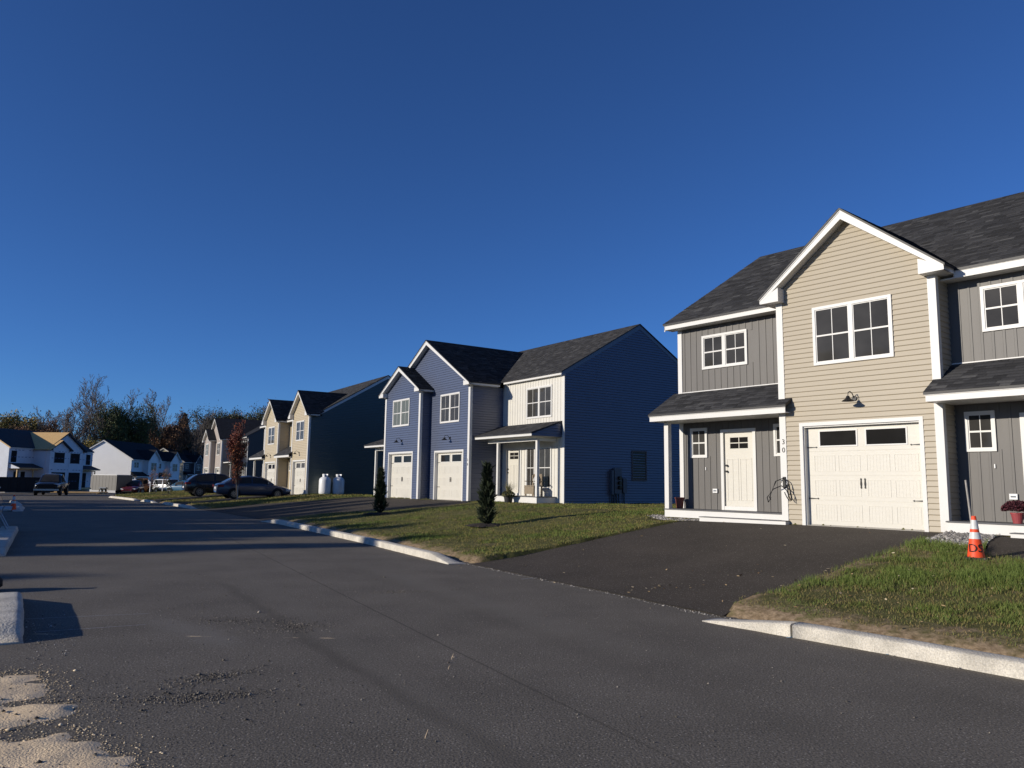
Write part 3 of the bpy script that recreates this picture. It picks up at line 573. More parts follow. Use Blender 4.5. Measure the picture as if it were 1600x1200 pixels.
def gable(P, u0, u1, pk, w0, zpk, ztip, zret, zw, wr, wvt, wvp, mode, col, side=(1,1), og=.287, os=.302, holes=(), tips=(1,1), trim='white_trim', rets=(1,1), cb=None):
    """front-facing gable block. wr: recess depth of its side walls, wvt/wvp: w where roof edge / ridge meet the main roof"""
    F = FR(w0); hw = max(u1-pk, pk-u0)+os; sl = (zpk-ztip)/hw; zt = lambda u: zpk-sl*abs(u-pk)
    lo = .16; P_ = [(u0,0),(u1,0),(u1,zt(u1)-lo),(pk,zpk-lo),(u0,zt(u0)-lo)]
    siding(P, F, P_, list(holes), col, mode[0])
    for s,u,G in ((1,u1,RT(u1)),(0,u0,LF(u0))):
        if side[s]: siding(P, G, [(w0,0),(w0+side[s],0),(w0+side[s],zret),(w0,zret)], [], col, 'join' if mode[0]!='flat' else 'flat')
    for s,(u,d) in enumerate(((u0,1),(u1,-1))):     # corner boards
        if not rets[s] and not side[s]: continue
        pbox(P,'corner_board',cb or trim,F,min(u,u+d*.14),max(u,u+d*.14),-.01,.026,0.02,zret)
        if side[s]: pbox(P,'corner_board',cb or trim,(RT(u) if s else LF(u)),w0-.026,w0+.11,.0,.024,0.02,zret)
    for s,d in ((0,-1),(1,1)):
        ue = (u0-os) if s==0 else (u1+os)
        if not tips[s]: ue = u0 if s==0 else u1
        e = .03*d
        A_,B_ = (ue+e,w0-og-.03,zt(ue)-sl*.03+.03),(pk,w0-og-.03,zpk+.03); 
        wt_, wp_ = (wvt[s] if hasattr(wvt,'__len__') else wvt), wvp
        q = [A_, (ue+e,wt_,zt(ue)-sl*.03+.03), (pk,wp_,zpk+.03), B_]
        shingles(P, q, mode[1])
        th = .225
        MB().prism(F,[(ue,zt(ue)),(pk,zpk),(pk,zpk-th),(ue,zt(ue)-min(th,.12))],og-.03,og).build('rake_board',trim,P)
        MB().prism(F,[(ue,zt(ue)+.001),(pk,zpk+.001),(pk,zpk-.05),(ue,zt(ue)-.05)],og,og+.014).build('rake_board',trim,P)
        MB().prism(F,[(ue,zt(ue)-.1),(pk,zpk-lo+.01),(pk,zpk-lo-.01),(ue,zt(ue)-.12)],-.02,og-.03).build('soffit',trim,P)
        if tips[s]:
            ui = (u0+.2) if s==0 else (u1-.2)
            MB().prism(F,[(ue,zret),(ui,zret),(ui,zt(ui)-.2),(ue,zt(ue)-.02)],.0,og-.002).build('eave_return',trim,P)
            pbox(P,'fascia',trim,ID,min(ue,ue-d*.02),max(ue,ue-d*.02),w0-og+.002,wt_,zret,zt(ue)-.01)
            pbox(P,'soffit',trim,ID,min(ue-d*.02,(u0 if s==0 else u1)),max(ue-d*.02,(u0 if s==0 else u1)),w0+.002,max(wt_,w0+.01),zret+.002,zret+.03)
def porch(P, l, r, wf, wb, zf, zb, zt, mode, trim='white_trim', triL=None, triR=None):
    """shed roof from fascia plane wf to wall wb"""
    shingles(P, [(l-.03,wf-.03,zf+.03),(r+.03,wf-.03,zf+.03),(r+.03,wb,zt+.03),(l-.03,wb,zt+.03)], mode[1])
    F = FR(wf); pbox(P,'fascia',trim,F,l,r,-.022,0,zb,zf+.005); pbox(P,'fascia',trim,F,l-.012,r+.012,0,.016,zf-.035,zf+.008)
    pbox(P,'porch_ceiling',trim,ID,l+.02,r-.02,wf+.022,wb,zb+.005,zb+.03)
    for u,G,c in ((l,LF(l),triL),(r,RT(r),triR)):
        if c: siding(P, G, [(wf+.03,zb),(wb,zb),(wb,zt-.03),(wf+.03,zf-.03)], [], c, 'join' if mode[0]!='flat' else 'flat')
def main_roof(P, l, r, wf, zf, wr_, zr, mode, rake='white_trim', fas=.156, wall=None, fascia_spans=None, ends=(1,1)):
    wbk = 2*wr_-wf; sl = (zr-zf)/(wr_-wf)
    shingles(P, [(l-.03,wf-.03,zf-.03*sl+.03),(r+.03,wf-.03,zf-.03*sl+.03),(r+.03,wr_,zr+.03),(l-.03,wr_,zr+.03)], mode[1])
    MB().slab([(l-.03,wbk+.03,zf-.03*sl+.03),(r+.03,wbk+.03,zf-.03*sl+.03),(r+.03,wr_,zr+.031),(l-.03,wr_,zr+.031)],.05).build('roof','shingle_far',P)
    for a,b in (fascia_spans or [(l,r)]):
        pbox(P,'fascia','white_trim',FR(wf),a,b,-.022,0,zf-fas,zf); pbox(P,'fascia','white_trim',FR(wf),a,b,0,.014,zf-.045,zf+.002)
        if wall: pbox(P,'soffit','white_trim',ID,a,b,wf+.022,wall,zf-fas+.002,zf-fas+.03)
    for s,(u,G) in enumerate(((l,LF(l)),(r,RT(r)))):
        if ends[s]:
            for q in ((wf,wr_),(wbk,wr_)): MB().prism(G,[(q[0],zf),(q[1],zr),(q[1],zr-.23),(q[0],zf-.2)],-.03,0).build('rake_board',rake,P)
def end_wall(P, G, wf, wbk, zf, wr_, zr, col, mode, holes=(), wall0=None):
    sl = (zr-zf)/(wr_-wf); ze = lambda w: zr-sl*abs(w-wr_)-.12
    siding(P, G, [(wall0,0),(wbk,0),(wbk,ze(wbk)),(wr_,zr-.12),(wall0,ze(wall0))], list(holes), col, mode)
def gutterless(): pass
# ------------------------------------------------------------------ building of paired units [porch][gable][porch][gable]
def units(name, key, label, cols, mode, offs, stag, scale=None, gw=3.634, number=None, ends=(0,1), pw=3.687, end_cols=None):
    x,y,a,z = HP[key]; T = empty(name,(x,y,z),R(a),scale); tag(T,label,'house')
    gcol, pcol, ecol = cols; d1 = .852; zf, zr, wrd = 5.437, 8.46, 5.518
    near = mode[0]=='obj'; det = mode[0]!='flat'
    lft = min(offs)-pw; rgt = max(offs)+gw; wf = d1-.37; wbk = 2*wrd-d1
    for i,(u0,w0) in enumerate(zip(offs,stag)):
        wl = d1+w0
        g = [(u0+.486+.06,u0+3.262-.06+(gw-3.634),-1,2.31)]; win = (u0+.916+(gw-3.634)/2,u0+2.745+(gw-3.634)/2,3.67,5.038)
        right_rec = d1+(stag[i+1] if i+1<len(offs) else 0)-w0
        gable(T, u0, u0+gw, u0+gw/2, w0, 7.133, 5.412, 5.291, 0, d1, ((d1+w0-.25) , .55 if i+1<len(offs) else .62), wf+(7.133-zf)/.60, mode, gcol, side=(d1, right_rec if i+1<len(offs) else d1+.0), holes=g+[(win[0]+.04,win[1]-.04,win[2]+.04,win[3]-.04)])
        garage(T, FR(w0), u0+.486, u0+3.262+(gw-3.634), 2.36, det)
        window(T, FR(w0-.012), *win, 2, detail=det); 
        if det: lamp(T, FR(w0-.012), u0+gw/2+.02, 2.84, 1)
        # recessed wall with porch, left of the gable
        F = FR(wl); l = u0-pw; r = u0
        up = (u0-2.866,u0-1.421,4.065,5.008); dr = (u0-2.316,u0-1.245,.249,2.378); s1 = (u0-3.309,u0-2.747,1.636,2.453); s2 = (u0-.715,u0-.15,1.636,2.453)
        zs = zf-.156 if w0==0 else 5.2
        ins = lambda q,t=.04: (q[0]+t,q[1]-t,q[2]+t,q[3]-t)
        if det: battens(T, F, l+.02, r, 3.456, zs+.02, [ins(up)], pcol, mode[0]); battens(T, F, l+.02, r, .2, 3.0, [ins(dr),ins(s1),ins(s2)], pcol, mode[0])
        else: siding(T, F, [(l,0),(r,0),(r,zs),(l,zs)], [], pcol, 'flat')
        pbox(T,'flashing','white_trim',F,l+.02,r,.0,.02,3.452,3.485)
        window(T, FR(wl-.014), *up, 2, detail=det, trim=.06); window(T, FR(wl-.014), *s1, 1, detail=det, trim=.06); window(T, FR(wl-.014), *s2, 1, detail=det, trim=.06)
        entry(T, FR(wl-.004), *dr, det)
        if i==0 or w0!=0: pbox(T,'corner_board','white_trim',F,l-.02,l+.12,-.01,.028,3.45,zs); pbox(T,'corner_board','white_trim',F,l,l+.13,-.01,.03,.249,2.61)
        lx = l-.154 if i==0 else u0-3.60
        porch(T, lx, u0+.285 if True else 0, w0-.268, wl, 2.763, 2.603, 3.44, mode, triL=gcol if det else None)
        po = MB()
        po.box(ID,l+.065,l+.205,w0+.075,w0+.215,.25,2.605); 
        if i==0: po.build('post','white_trim',T)
        dl = l+.063 if i==0 else u0-3.46
        pbox(T,'deck_board','deck_grey',ID,dl-.02,u0-.002,w0+.05,wl,.222,.249); pbox(T,'deck_skirt','white_trim',ID,dl,u0-.003,w0+.071,w0+.095,.03,.2215)
        if i==0: pbox(T,'deck_skirt','white_trim',ID,dl,dl+.024,w0+.096,wl,.03,.2215)
        pbox(T,'deck_joist','lumber',ID,dl+.12,u0-.3,w0+.16,w0+.2,-.05,.2)
        pbox(T,'step','white_trim',ID,u0-2.277,u0+.164,w0-.194,w0+.06,-.12,.075); pbox(T,'tread','deck_grey',ID,u0-2.29,u0+.17,w0-.205,w0+.06,.0752,.092)
        pbox(T,'foundation','foundation',ID,u0+.01,u0+gw-.01,w0+.008,w0+.05,-.3,.02)
        if det:
            o = MB().box(FR(wl),u0-2.58,u0-2.44,.016,.05,.69,.80); o.build('outlet_cover','outlet_plastic',T); pbox(T,'door_bell','outlet_plastic',FR(wl),u0-2.815,u0-2.795,.016,.035,1.30,1.38)
            pbox(T,'outlet_face','meter_grey',FR(wl),u0-2.555,u0-2.465,.05,.056,.73,.76)
    sp = [(lft-.22,offs[0])]
    for i in range(len(offs)-1): sp.append((offs[i]+gw,offs[i+1]))
    main_roof(T, lft-.22, rgt+(.02 if ends[1]==1 else .2), wf, zf, wrd, zr, mode, wall=d1, fascia_spans=sp)
    if len(offs)>1 and stag[1]!=0:   # the second unit steps forward: its eave too
        a_, b_ = offs[0]+gw, offs[1]; ww = d1+stag[1]
        wfe = ww-.37
        pbox(T,'fascia','white_trim',FR(wfe),a_+.28,b_+gw,-.022,0,5.20,5.385); pbox(T,'fascia','white_trim',FR(wfe),a_+.28,b_+gw,0,.014,5.34,5.39)
        pbox(T,'soffit','white_trim',ID,a_,b_+gw,wfe+.022,ww,5.20,5.23)
        shingles(T, [(a_+.02,wfe-.03,5.40),(b_+gw,wfe-.03,5.40),(b_+gw,wf+1.6,zf+.605*1.6+.045),(a_+.02,wf+1.6,zf+.605*1.6+.045)], mode[1])
    end_wall(T, LF(lft), wf, wbk, zf, wrd, zr, ecol, 'join' if (det and ends[0]) else 'flat', wall0=d1)
    end_wall(T, RT(rgt), wf, wbk, zf, wrd, zr, ecol, 'join' if (det and ends[1]) else 'flat', wall0=d1+(stag[-1] if stag[-1] else 0))
    if ends[1]: siding(T, RT(rgt+.001), [(.1,0),(d1+.01,0),(d1+.01,5.29),(.1,5.29)], [], ecol, 'join' if det else 'flat')
    siding(T, BK(wbk), [(lft,0),(rgt,0),(rgt,zf-.1),(lft,zf-.1)], [], ecol, 'flat')
    return T
def text_part(parent, s, F, x, z, size, material, name='number', o=.03):
    cu = bpy.data.curves.new('txt','FONT'); cu.body = s; cu.size = size; cu.align_x = 'CENTER'; cu.align_y = 'CENTER'; cu.extrude = .004; cu.resolution_u = 3
    t = bpy.data.objects.new('txt', cu); C.objects.link(t); bpy.context.view_layer.update()
    me = bpy.data.meshes.new_from_object(t.evaluated_get(bpy.context.evaluated_depsgraph_get())); bpy.data.objects.remove(t)
    for v in me.vertices: p = v.co.copy(); v.co = F(x+p.x, o+p.z, z+p.y)
    me.materials.clear(); me.materials.append(M[material]); return link(name, me, parent)
HA = units('townhouse','A','grey and tan townhouse with the number 30 beside its white garage door',('tan_siding','grey_panel','tan_siding'),('obj','near'),(0,7.136),(0,-.239),ends=(0,0))
text_part(HA,'3',FR(0),.07,1.93,.17,'black_iron'); text_part(HA,'0',FR(0),.07,1.735,.17,'black_iron')
HC = units('townhouse','C','cream sided townhouse with a dark teal end wall and two white tanks',('cream_siding','cream_siding','teal_siding'),('join','mid'),(-7.517,0),(0,0),gw=3.83)
HE = units('townhouse','E','white townhouse with twin front gables and a sunlit gable end',('white_siding','white_siding','white_siding'),('flat','far'),(0,7.517),(0,0),ends=(1,1))
HF = units('townhouse','F','dark grey house with a beige end wall behind the white one',('charcoal_siding','charcoal_siding','beige_siding'),('flat','far'),(0,7.517),(0,0),ends=(1,1))
for hs,kk in ((HE,'white'),(HF,'beige')):   # end window
    pass
window(HE, LF(-3.7), 7.0, 7.9, 2.2, 3.6, 1, detail=False)
# ------------------------------------------------------------------ building with a stepped double garage gable between two porches
def double(name, key, label, cols, mode, scale=None, raw=False):
    x,y,a,z = HP[key]; T = empty(name,(x,y,z),R(a),scale); tag(T,label,'house')
    gcol, pcol, ecol = cols; det = mode[0]!='flat'
    Bu, BLw, Bg, st, dB, pw = -4.24, 4.0, 3.546, .572, 1.822, 4.678
    pk, zpk, zpl, zt_, zr_ = -.383, 7.925, 6.747, 5.412, 5.291
    wf, zf, wrd, zrd = dB-.2, 5.55, 6.17, 8.169; sl = (zrd-zf)/(wrd-wf); bl = 2*pk-Bg     # left end of the big gable
    lft, rgt = Bu-pw, Bg+pw; wbk = 2*wrd-dB; tr = 'lumber' if raw else 'white_trim'
    def hole(q,t=.04): return (q[0]+t,q[1]-t,q[2]+t,q[3]-t)
    wR = (Bg-2.745,Bg-.916,3.67,5.07); gR = (Bg-3.262,Bg-.486); wL = (Bu+.95,Bu+2.85,3.67,5.07); gL = (Bu+.55,Bu+3.35)
    gable(T, bl, Bg, pk, 0, zpk, zt_, zr_, 0, dB, (wf+.0,wf-.2), wf+(zpk-zf)/sl, mode, gcol, side=(dB,dB), holes=[(gR[0]+.06,gR[1]-.06,-1,2.31),hole(wR)], trim='roof_felt' if raw else tr, cb='house_wrap' if raw else None)
    gable(T, Bu, Bu+BLw, Bu+BLw/2, -st, zpl, zt_, zr_, 0, st, (wf,0.0), wf+.4, mode, gcol, side=(dB+st,st), holes=[(gL[0]+.06,gL[1]-.06,-1,2.31),hole(wL)], trim='roof_felt' if raw else tr, cb='house_wrap' if raw else None)
    for (g,wn,F,cg) in ((gR,wR,FR(0),'glass'),(gL,wL,FR(-st),'curtain')):
        if raw:
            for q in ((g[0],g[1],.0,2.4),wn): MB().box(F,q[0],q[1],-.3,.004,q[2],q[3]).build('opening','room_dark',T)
            for q in ((wn[0]-.1,wn[0]),(wn[1],wn[1]+.1)): pbox(T,'window_buck','charcoal_siding',F,*q,.0,.02,wn[2]-.05,wn[3]+.08)
        else:
            garage(T, F, *g, 2.36, det); Fw = (lambda F: (lambda s,o,z: F(s,o+.012,z)))(F); window(T, Fw, *wn, 2, detail=det, glass=cg)
            if det: lamp(T, Fw, sum(g)/2+.1, 2.92, 1.1)
    for sgn in (1,-1):
        # local mirrored coordinates for the two porches
        e0, e1 = (Bg, Bg+pw) if sgn==1 else (Bu, Bu-pw); X = lambda v: (Bg+v if sgn==1 else Bu-v); rg = lambda a,b: (min(X(a),X(b)),max(X(a),X(b)))
        l, r = rg(0,pw); F = FR(dB); up = (*rg(1.912,3.808),3.707,5.107); dr = (*rg(.28,1.55),.30,2.46); sa = (*rg(1.93,2.62),.62,2.44); sb = (*rg(2.86,3.80),.62,2.44)
        zs = zf-.12
        if det: battens(T,F,l,r,3.45,zs+.02,[hole(up)],pcol,'join'); battens(T,F,l,r,.05,2.9,[hole(dr),hole(sa),hole(sb)],pcol,'join')
        else: siding(T,F,[(l,0),(r,0),(r,zs),(l,zs)],[],pcol,'flat')
        if raw:
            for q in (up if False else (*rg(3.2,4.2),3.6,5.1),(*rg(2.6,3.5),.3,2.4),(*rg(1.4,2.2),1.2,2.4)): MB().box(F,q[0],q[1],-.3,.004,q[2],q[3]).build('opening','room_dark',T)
        else:
            Fw = FR(dB-.014); window(T,Fw,*up,2,detail=det); window(T,Fw,*sa,1,detail=det); window(T,Fw,*sb,1,detail=det); entry(T,FR(dB-.004),*dr,det)
        c = X(pw); pbox(T,'corner_board','house_wrap' if raw else tr,F,min(c,c-sgn*.13),max(c,c-sgn*.13),-.01,.026,.02,zs)
        pl, pr = rg(.042,4.48)
        porch(T, pl, pr, .242, dB, 2.907, 2.791, 3.46, mode, trim=tr, triL=(gcol if sgn==-1 else None), triR=(gcol if sgn==1 else None))
        bx0,bx1 = rg(.35,4.15); pbox(T,'beam',tr,ID,bx0,bx1,.777,.9,2.62,2.745)
        bx0,bx1 = rg(4.03,4.15); pbox(T,'beam',tr,ID,bx0,bx1,.901,dB,2.62,2.745)
        for v in (1.075,4.03): q = rg(v,v+.125); pbox(T,'post',tr,ID,*q,.78,.90,.30,2.6195)
        q = rg(.95,4.17); pbox(T,'deck_board','deck_grey',ID,*q,.75,dB,.275,.302); q = rg(.97,4.15); pbox(T,'deck_skirt',tr,ID,*q,.777,.80,.03,.2745); q = rg(4.13,4.15); pbox(T,'deck_skirt',tr,ID,*q,.801,dB,.03,.2745)
        q = rg(.12,.62); pbox(T,'step',tr,ID,*q,.75,1.3,-.03,.15)
    main_roof(T, lft-.02, rgt+.02, wf, zf, wrd, zrd, mode, rake=(ecol if not raw else 'lumber'), fas=.12, wall=dB, fascia_spans=[(lft-.02,Bu-.3),(Bg+.3,rgt+.02)])
    wn = [] if raw else [(wbk*0+dB+3.81,dB+4.70,1.02,2.37)]
    end_wall(T, RT(rgt), wf, wbk, zf, wrd, zrd, ecol, mode[0], wall0=dB); end_wall(T, LF(lft), wf, wbk, zf, wrd, zrd, ecol, 'flat', wall0=dB)
    siding(T, BK(wbk), [(lft,0),(rgt,0),(rgt,zf-.1),(lft,zf-.1)], [], ecol, 'flat')
    pbox(T,'foundation','foundation',ID,lft+.02,rgt-.02,dB+.02,wbk-.02,-.5,.03)
    return T, lft, rgt, dB
HB, lB, rB, dB = double('townhouse','B','blue townhouse with white porch front and twin blue garage gables',('blue_siding','white_vinyl','blue_siding'),('join','near'))
G_ = RT(rB+.012)
window(HB, G_, 5.62, 6.52, 1.02, 2.37, 1, col='charcoal_siding', glass='glass_dark', trim=.05, mun=False)
text_part(HB,'2',FR(0),3.47,1.86,.15,'black_iron'); text_part(HB,'8',FR(0),3.47,1.66,.15,'black_iron')
# electric panel on the end wall
ep = MB().box(G_,4.30,4.42,0,.16,.42,1.46).build('meter_cabinet','meter_grey',HB); MB().box(G_,4.46,4.86,0,.17,.46,1.56).build('cabinet_door','meter_grey',ep); MB().box(G_,4.98,5.20,0,.14,.50,1.12).build('disconnect_box','meter_grey',ep)
for zz in (.72,.92,1.13): MB().tube([G_(4.72,.17,zz),G_(4.72,.27,zz)],.085,12).build('meter_dial','glass_dark',ep)
cd = MB()
for s_ in (4.36,4.5,4.62,4.78,5.09): cd.tube([G_(s_,.06,.5),G_(s_,.06,.2),G_(s_+.02,.05,-.1)],.028,6)
cd.build('conduit','black_iron',ep)
HD,*_ = double('townhouse','D','taupe townhouse with charcoal porch wall behind the red maple',('taupe_siding','charcoal_siding','charcoal_siding'),('flat','far'))
HG,lG,rG,dG = double('unfinished_house','G','unfinished house in pale building wrap with bare roof sheathing',('house_wrap','house_wrap','house_wrap'),('flat','far'),scale=(.94,1,1),raw=True)
# bare sheathing on its garage roof and printed strips on the wrap
for o in list(HG.children):
    if o.name.startswith('roof') and not o.name.startswith('roof_'):
        c = sum((Vector(v.co) for v in o.data.vertices),Vector())/len(o.data.vertices); vs = [v.co for v in o.data.vertices]
        span = max(v.y for v in vs)-min(v.y for v in vs); nx = o.data.polygons[0].normal
        o.data.materials.clear(); o.data.materials.append(M['sheathing'] if abs(nx.x)>.2 and nx.x<0 or (abs(nx.x)>.2 and nx.x*nx.z<0) else M['roof_felt'])
pr = MB()
for zz in (1.2,2.75,4.3,5.2):
    for k in range(26):
        u = lG+.4+k*.66
        w = dG if (u<-4.24 or u>3.55) else (-.572 if u<-.24 else 0)
        if random.random()<.8: pr.box(FR(w),u,u+.36,.004,.008,zz-.03,zz+.04)
pr.build('wrap_printing','wrap_print',HG)
# ------------------------------------------------------------------ things around the houses
def gz(x, y): return float(zd(x,y))
def place(h, u, w, z=None): x,y = w2(h,u,w); return (x, y, (gz(x,y) if z is None else HP[h][3]+z))
def leaves(n, cen, size, tilt=1.0, asp=.6):
    """n random leaf quads around points cen (n,3) -> verts, faces"""
    a = rng.normal(size=(n,3)); a /= np.linalg.norm(a,axis=1)[:,None]; b = rng.normal(size=(n,3)); b -= (b*a).sum(1)[:,None]*a; b /= np.linalg.norm(b,axis=1)[:,None]
    s = size*np.exp(rng.normal(0,.3,n))[:,None]; a, b = a*s, b*s*asp
    V = np.stack([cen-a*.9, cen+b*.8-a*.05, cen+a, cen-b*.8-a*.05],1).reshape(-1,3); return V, np.arange(4*n).reshape(n,4)
def spruce(name, loc, h, r, label, n=3600, group=None):
    T = empty(name, loc); tag(T,label,'shrub',group)
    mb = MB().tube([(0,0,-.05),(.01,0,h*.5),(0,.01,h*.96)],[.03,.02,.005],6); mb.build('trunk','bark',T)
    t = rng.random(n)**.75; ang = rng.uniform(0,6.28,n); ph = rng.uniform(0,6.28,3); lump = 1+.30*np.sin(ang*2+t*15+ph[0])+.24*np.sin(ang*5-t*27+ph[1])+.16*np.sin(ang*3+t*43+ph[2])
    rad = r*np.clip(np.minimum((1-t)**.62*1.05, .35+t*4),.03,1)*lump*rng.uniform(.35,1.06,n)**.5
    cen = np.c_[rad*np.cos(ang),rad*np.sin(ang),.06+t*h*.97]; out = np.c_[np.cos(ang),np.sin(ang),.9+rng.normal(0,.25,n)]; out /= np.linalg.norm(out,axis=1)[:,None]
    side = np.cross(out, rng.normal(size=(n,3))); side /= np.linalg.norm(side,axis=1)[:,None]; L = (.09*np.exp(rng.normal(0,.3,n)))[:,None]*(h/1.6)
    V = np.stack([cen-out*L*.4-side*L*.16, cen-out*L*.4+side*L*.16, cen+out*L*.8+side*L*.03, cen+out*L*.8-side*L*.03],1).reshape(-1,3)
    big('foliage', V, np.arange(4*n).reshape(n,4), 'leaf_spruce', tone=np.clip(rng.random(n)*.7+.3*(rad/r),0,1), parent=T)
    return T
def mulch_ring(x, y, r, label):
    n = 26; V = [(0,0,.05)]; 
    for k in range(n): q = 2*math.pi*k/n; rr = r*random.uniform(.85,1.12); V.append((rr*math.cos(q),rr*math.sin(q),-.01))
    for k in range(n): q = 2*math.pi*k/n; V.append((r*.55*math.cos(q),r*.55*math.sin(q),.045+random.uniform(0,.02)))
    Fc = [(1+k,1+(k+1)%n,1+n+(k+1)%n,1+n+k) for k in range(n)]+[(0,1+n+k,1+n+(k+1)%n) for k in range(n)]
    me = bpy.data.meshes.new('mulch_ring'); me.from_pydata(V,[],Fc); me.materials.append(M['mulch']); o = link('mulch_ring',me); o.location = (x,y,float(lawn_z(np.array(x),np.array(y)))); tag(o,label,'mulch')
for (x,y,h,r,lb,ml) in ((-5.01,29.95,1.72,.215,'dark young spruce at the edge of the blue garages drive','mulch around the young spruce by the blue garages drive'),(-.68,22.45,1.76,.235,'dark young spruce on the lawn before the blue house porch','mulch around the young spruce before the porch'),(-30.6,66.95,1.15,.36,'left of the two distant small evergreens beside the white jeep','mulch under the left of the distant evergreens'),(-28.0,63.66,1.2,.34,'right of the two distant small evergreens near the black crossover','mulch under the right of the distant evergreens')):
    z = float(lawn_z(np.array(x),np.array(y))); spruce('young_spruce',(x,y,z),h,r,lb,3600 if y<35 else 900); mulch_ring(x,y,.62,ml)
# traffic cones
def cone(loc, label, s=1., text=None, rz=0):
    T = empty('traffic_cone',loc,rz,(s,s,s)); tag(T,label,'traffic cone')
    b = MB(); n = 8; pts = [(-.18,-.13),(-.13,-.18),(.13,-.18),(.18,-.13),(.18,.13),(.13,.18),(-.13,.18),(-.18,.13)]
    V = [(x,y,0) for x,y in pts]+[(x*.95,y*.95,.04) for x,y in pts]; b.v = V; b.f = [tuple(range(7,-1,-1)),tuple(range(8,16))]+[(k,(k+1)%8,8+(k+1)%8,8+k) for k in range(8)]; b.t = [0]*10; b.build('base','rubber',T)
    r = lambda z: .132-.098*(z-.04)/.67
    for z0,z1,m,nm,k in ((.04,.34,'cone_orange','body',0),(.34,.45,'cone_white','reflective_band',.003),(.45,.50,'cone_orange','body',0),(.50,.65,'cone_white','reflective_band',.003),(.65,.71,'cone_orange','tip',0)):
        MB().lathe([(r(z0)+k,z0),(r(z1)+k,z1)],20).build(nm,m,T,smooth=True)
    MB().lathe([(.034,.71),(.030,.715),(.022,.70)],20).build('rim','cone_orange',T)
    if text:
        F = lambda q,o,z: ((r(z)+o)*math.sin(q/r(z)), -(r(z)+o)*math.cos(q/r(z)), z)
        text_part(T, text, F, -.02, .185, .185, 'black_iron', 'lettering', .007)
    return T
p = place('A',5.32,-3.34); cone((p[0],p[1],p[2]+.03),'orange traffic cone with two pale bands standing by the walk',.93,'DS',R(-20))
MB().tube([(0,0,0),(-.02,.02,.35),(-.075,.03,1.15)],[.017,.016,.014],7).build('wooden_stake','stake_wood',None).location = (p[0],p[1],p[2]+.1)
tag(bpy.data.objects['wooden_stake'],'grey wooden stake poking out of the traffic cone','stake')
cone((-23.2,36.4,0),'faded orange cone far off at the left road edge',1.05)
# hose hanger on the corner board
def hanger():
    x,y = w2('A',.07,-.03); T = empty('hose_hanger',(x,y,HP['A'][3]+.98),R(HP['A'][2])); tag(T,'black wire hose hanger on the corner board under number 30','hose hanger')
    MB().box(FR(0),-.035,.035,0,.025,-.13,.13).build('bracket','black_iron',T)
    for dz,o in ((0,.06),(-.18,.16)):
        mb = MB(); pts = [(-.34+.0,o,-.42+dz*.3),(-.36,o+.02,-.36),(-.2,o,.02+dz),(0,o-.02,.10+dz),(.14,o,.0+dz),(.22,o+.02,-.34),(.2,o,-.42),(.13,o-.02,-.34),(.07,o-.03,-.05+dz)]
        mb.tube([FR(0)(*q) for q in pts],.012,6); mb.build('wire','black_iron',T)
    mb = MB()
    for s_,z_ in ((-.34,-.36),(-.2,.0),(.0,.09),(.14,-.01),(.21,-.34)): mb.tube([FR(0)(s_,.05,z_),FR(0)(s_+.02,.18,z_-.10)],.008,5)
    mb.build('wire','black_iron',T)
hanger()
# pots
def mum(loc, label):
    T = empty('potted_mum',loc); tag(T,label,'potted plant')
    MB().lathe([(0,0),(.075,0),(.105,.17),(.115,.17),(.115,.20),(.10,.20),(.09,.17),(0,.17)],18).build('pot','pot_red',T,smooth=False)
    n = 1500; d = rng.normal(size=(n,3)); d /= np.linalg.norm(d,axis=1)[:,None]; d[:,2] = np.abs(d[:,2])*.8-.12; V,Fc = leaves(n, d*[.25,.25,.24]*rng.uniform(.75,1.03,n)[:,None]+[0,0,.26], .022, asp=.8)
    big('blooms',V,Fc,'leaf_mum',tone=rng.random(n)*.9+np.where(d[:,2]<.05,.1,0),parent=T)
x,y = w2('A',7.136-2.3,.05); mum((x,y,HP['A'][3]+.25),'dark red mums in a red pot on the right porch')
x,y = w2('A',-3.5,.56); MB().lathe([(0,0),(.09,0),(.12,.26),(.135,.26),(.135,.30),(.115,.30),(.1,.22),(0,.22)],16).build('clay_pot','terracotta').location = (x,y,HP['A'][3]+.25)
tag(bpy.data.objects['clay_pot'],'rust brown clay pot at the far left end of the porch','pot')
def ornamental(loc):
    T = empty('planter',loc); tag(T,'black planter with arching grass in front of the blue house porch','planter')
    MB().lathe([(0,0),(.15,0),(.20,.33),(.22,.33),(.22,.37),(.19,.37),(.18,.3),(0,.3)],18).build('pot','pot_black',T)
    V = []; Fc = []; T_ = []
    for k in range(130):
        q = random.uniform(0,6.28); L = random.uniform(.3,.75); cv = random.uniform(.2,.9); w = .010; d = Vector((math.cos(q),math.sin(q),0)); s = Vector((-d.y,d.x,0))*w; i = len(V)
        for j in range(5): t = j/4; c = d*(.05+L*cv*t*t*.9)+Vector((0,0,.33+L*(t-.35*cv*t*t))); V += [tuple(c-s*(1-t*.8)),tuple(c+s*(1-t*.8))]
        Fc += [(i+2*j,i+2*j+1,i+2*j+3,i+2*j+2) for j in range(4)]; T_ += [random.random()]*4
    big('grass_blades',V,Fc,'leaf_ornamental',tone=T_,parent=T)
    n = 500; d = rng.normal(size=(n,3)); d /= np.linalg.norm(d,axis=1)[:,None]; V,Fc = leaves(n,d*[.27,.27,.13]+[0,0,.4],.04); big('leaves',V,Fc,'leaf_ornamental',tone=rng.random(n)*.5,parent=T)
x,y = w2('B',3.546+2.6,.42); ornamental((x,y,HP['B'][3]-.03))
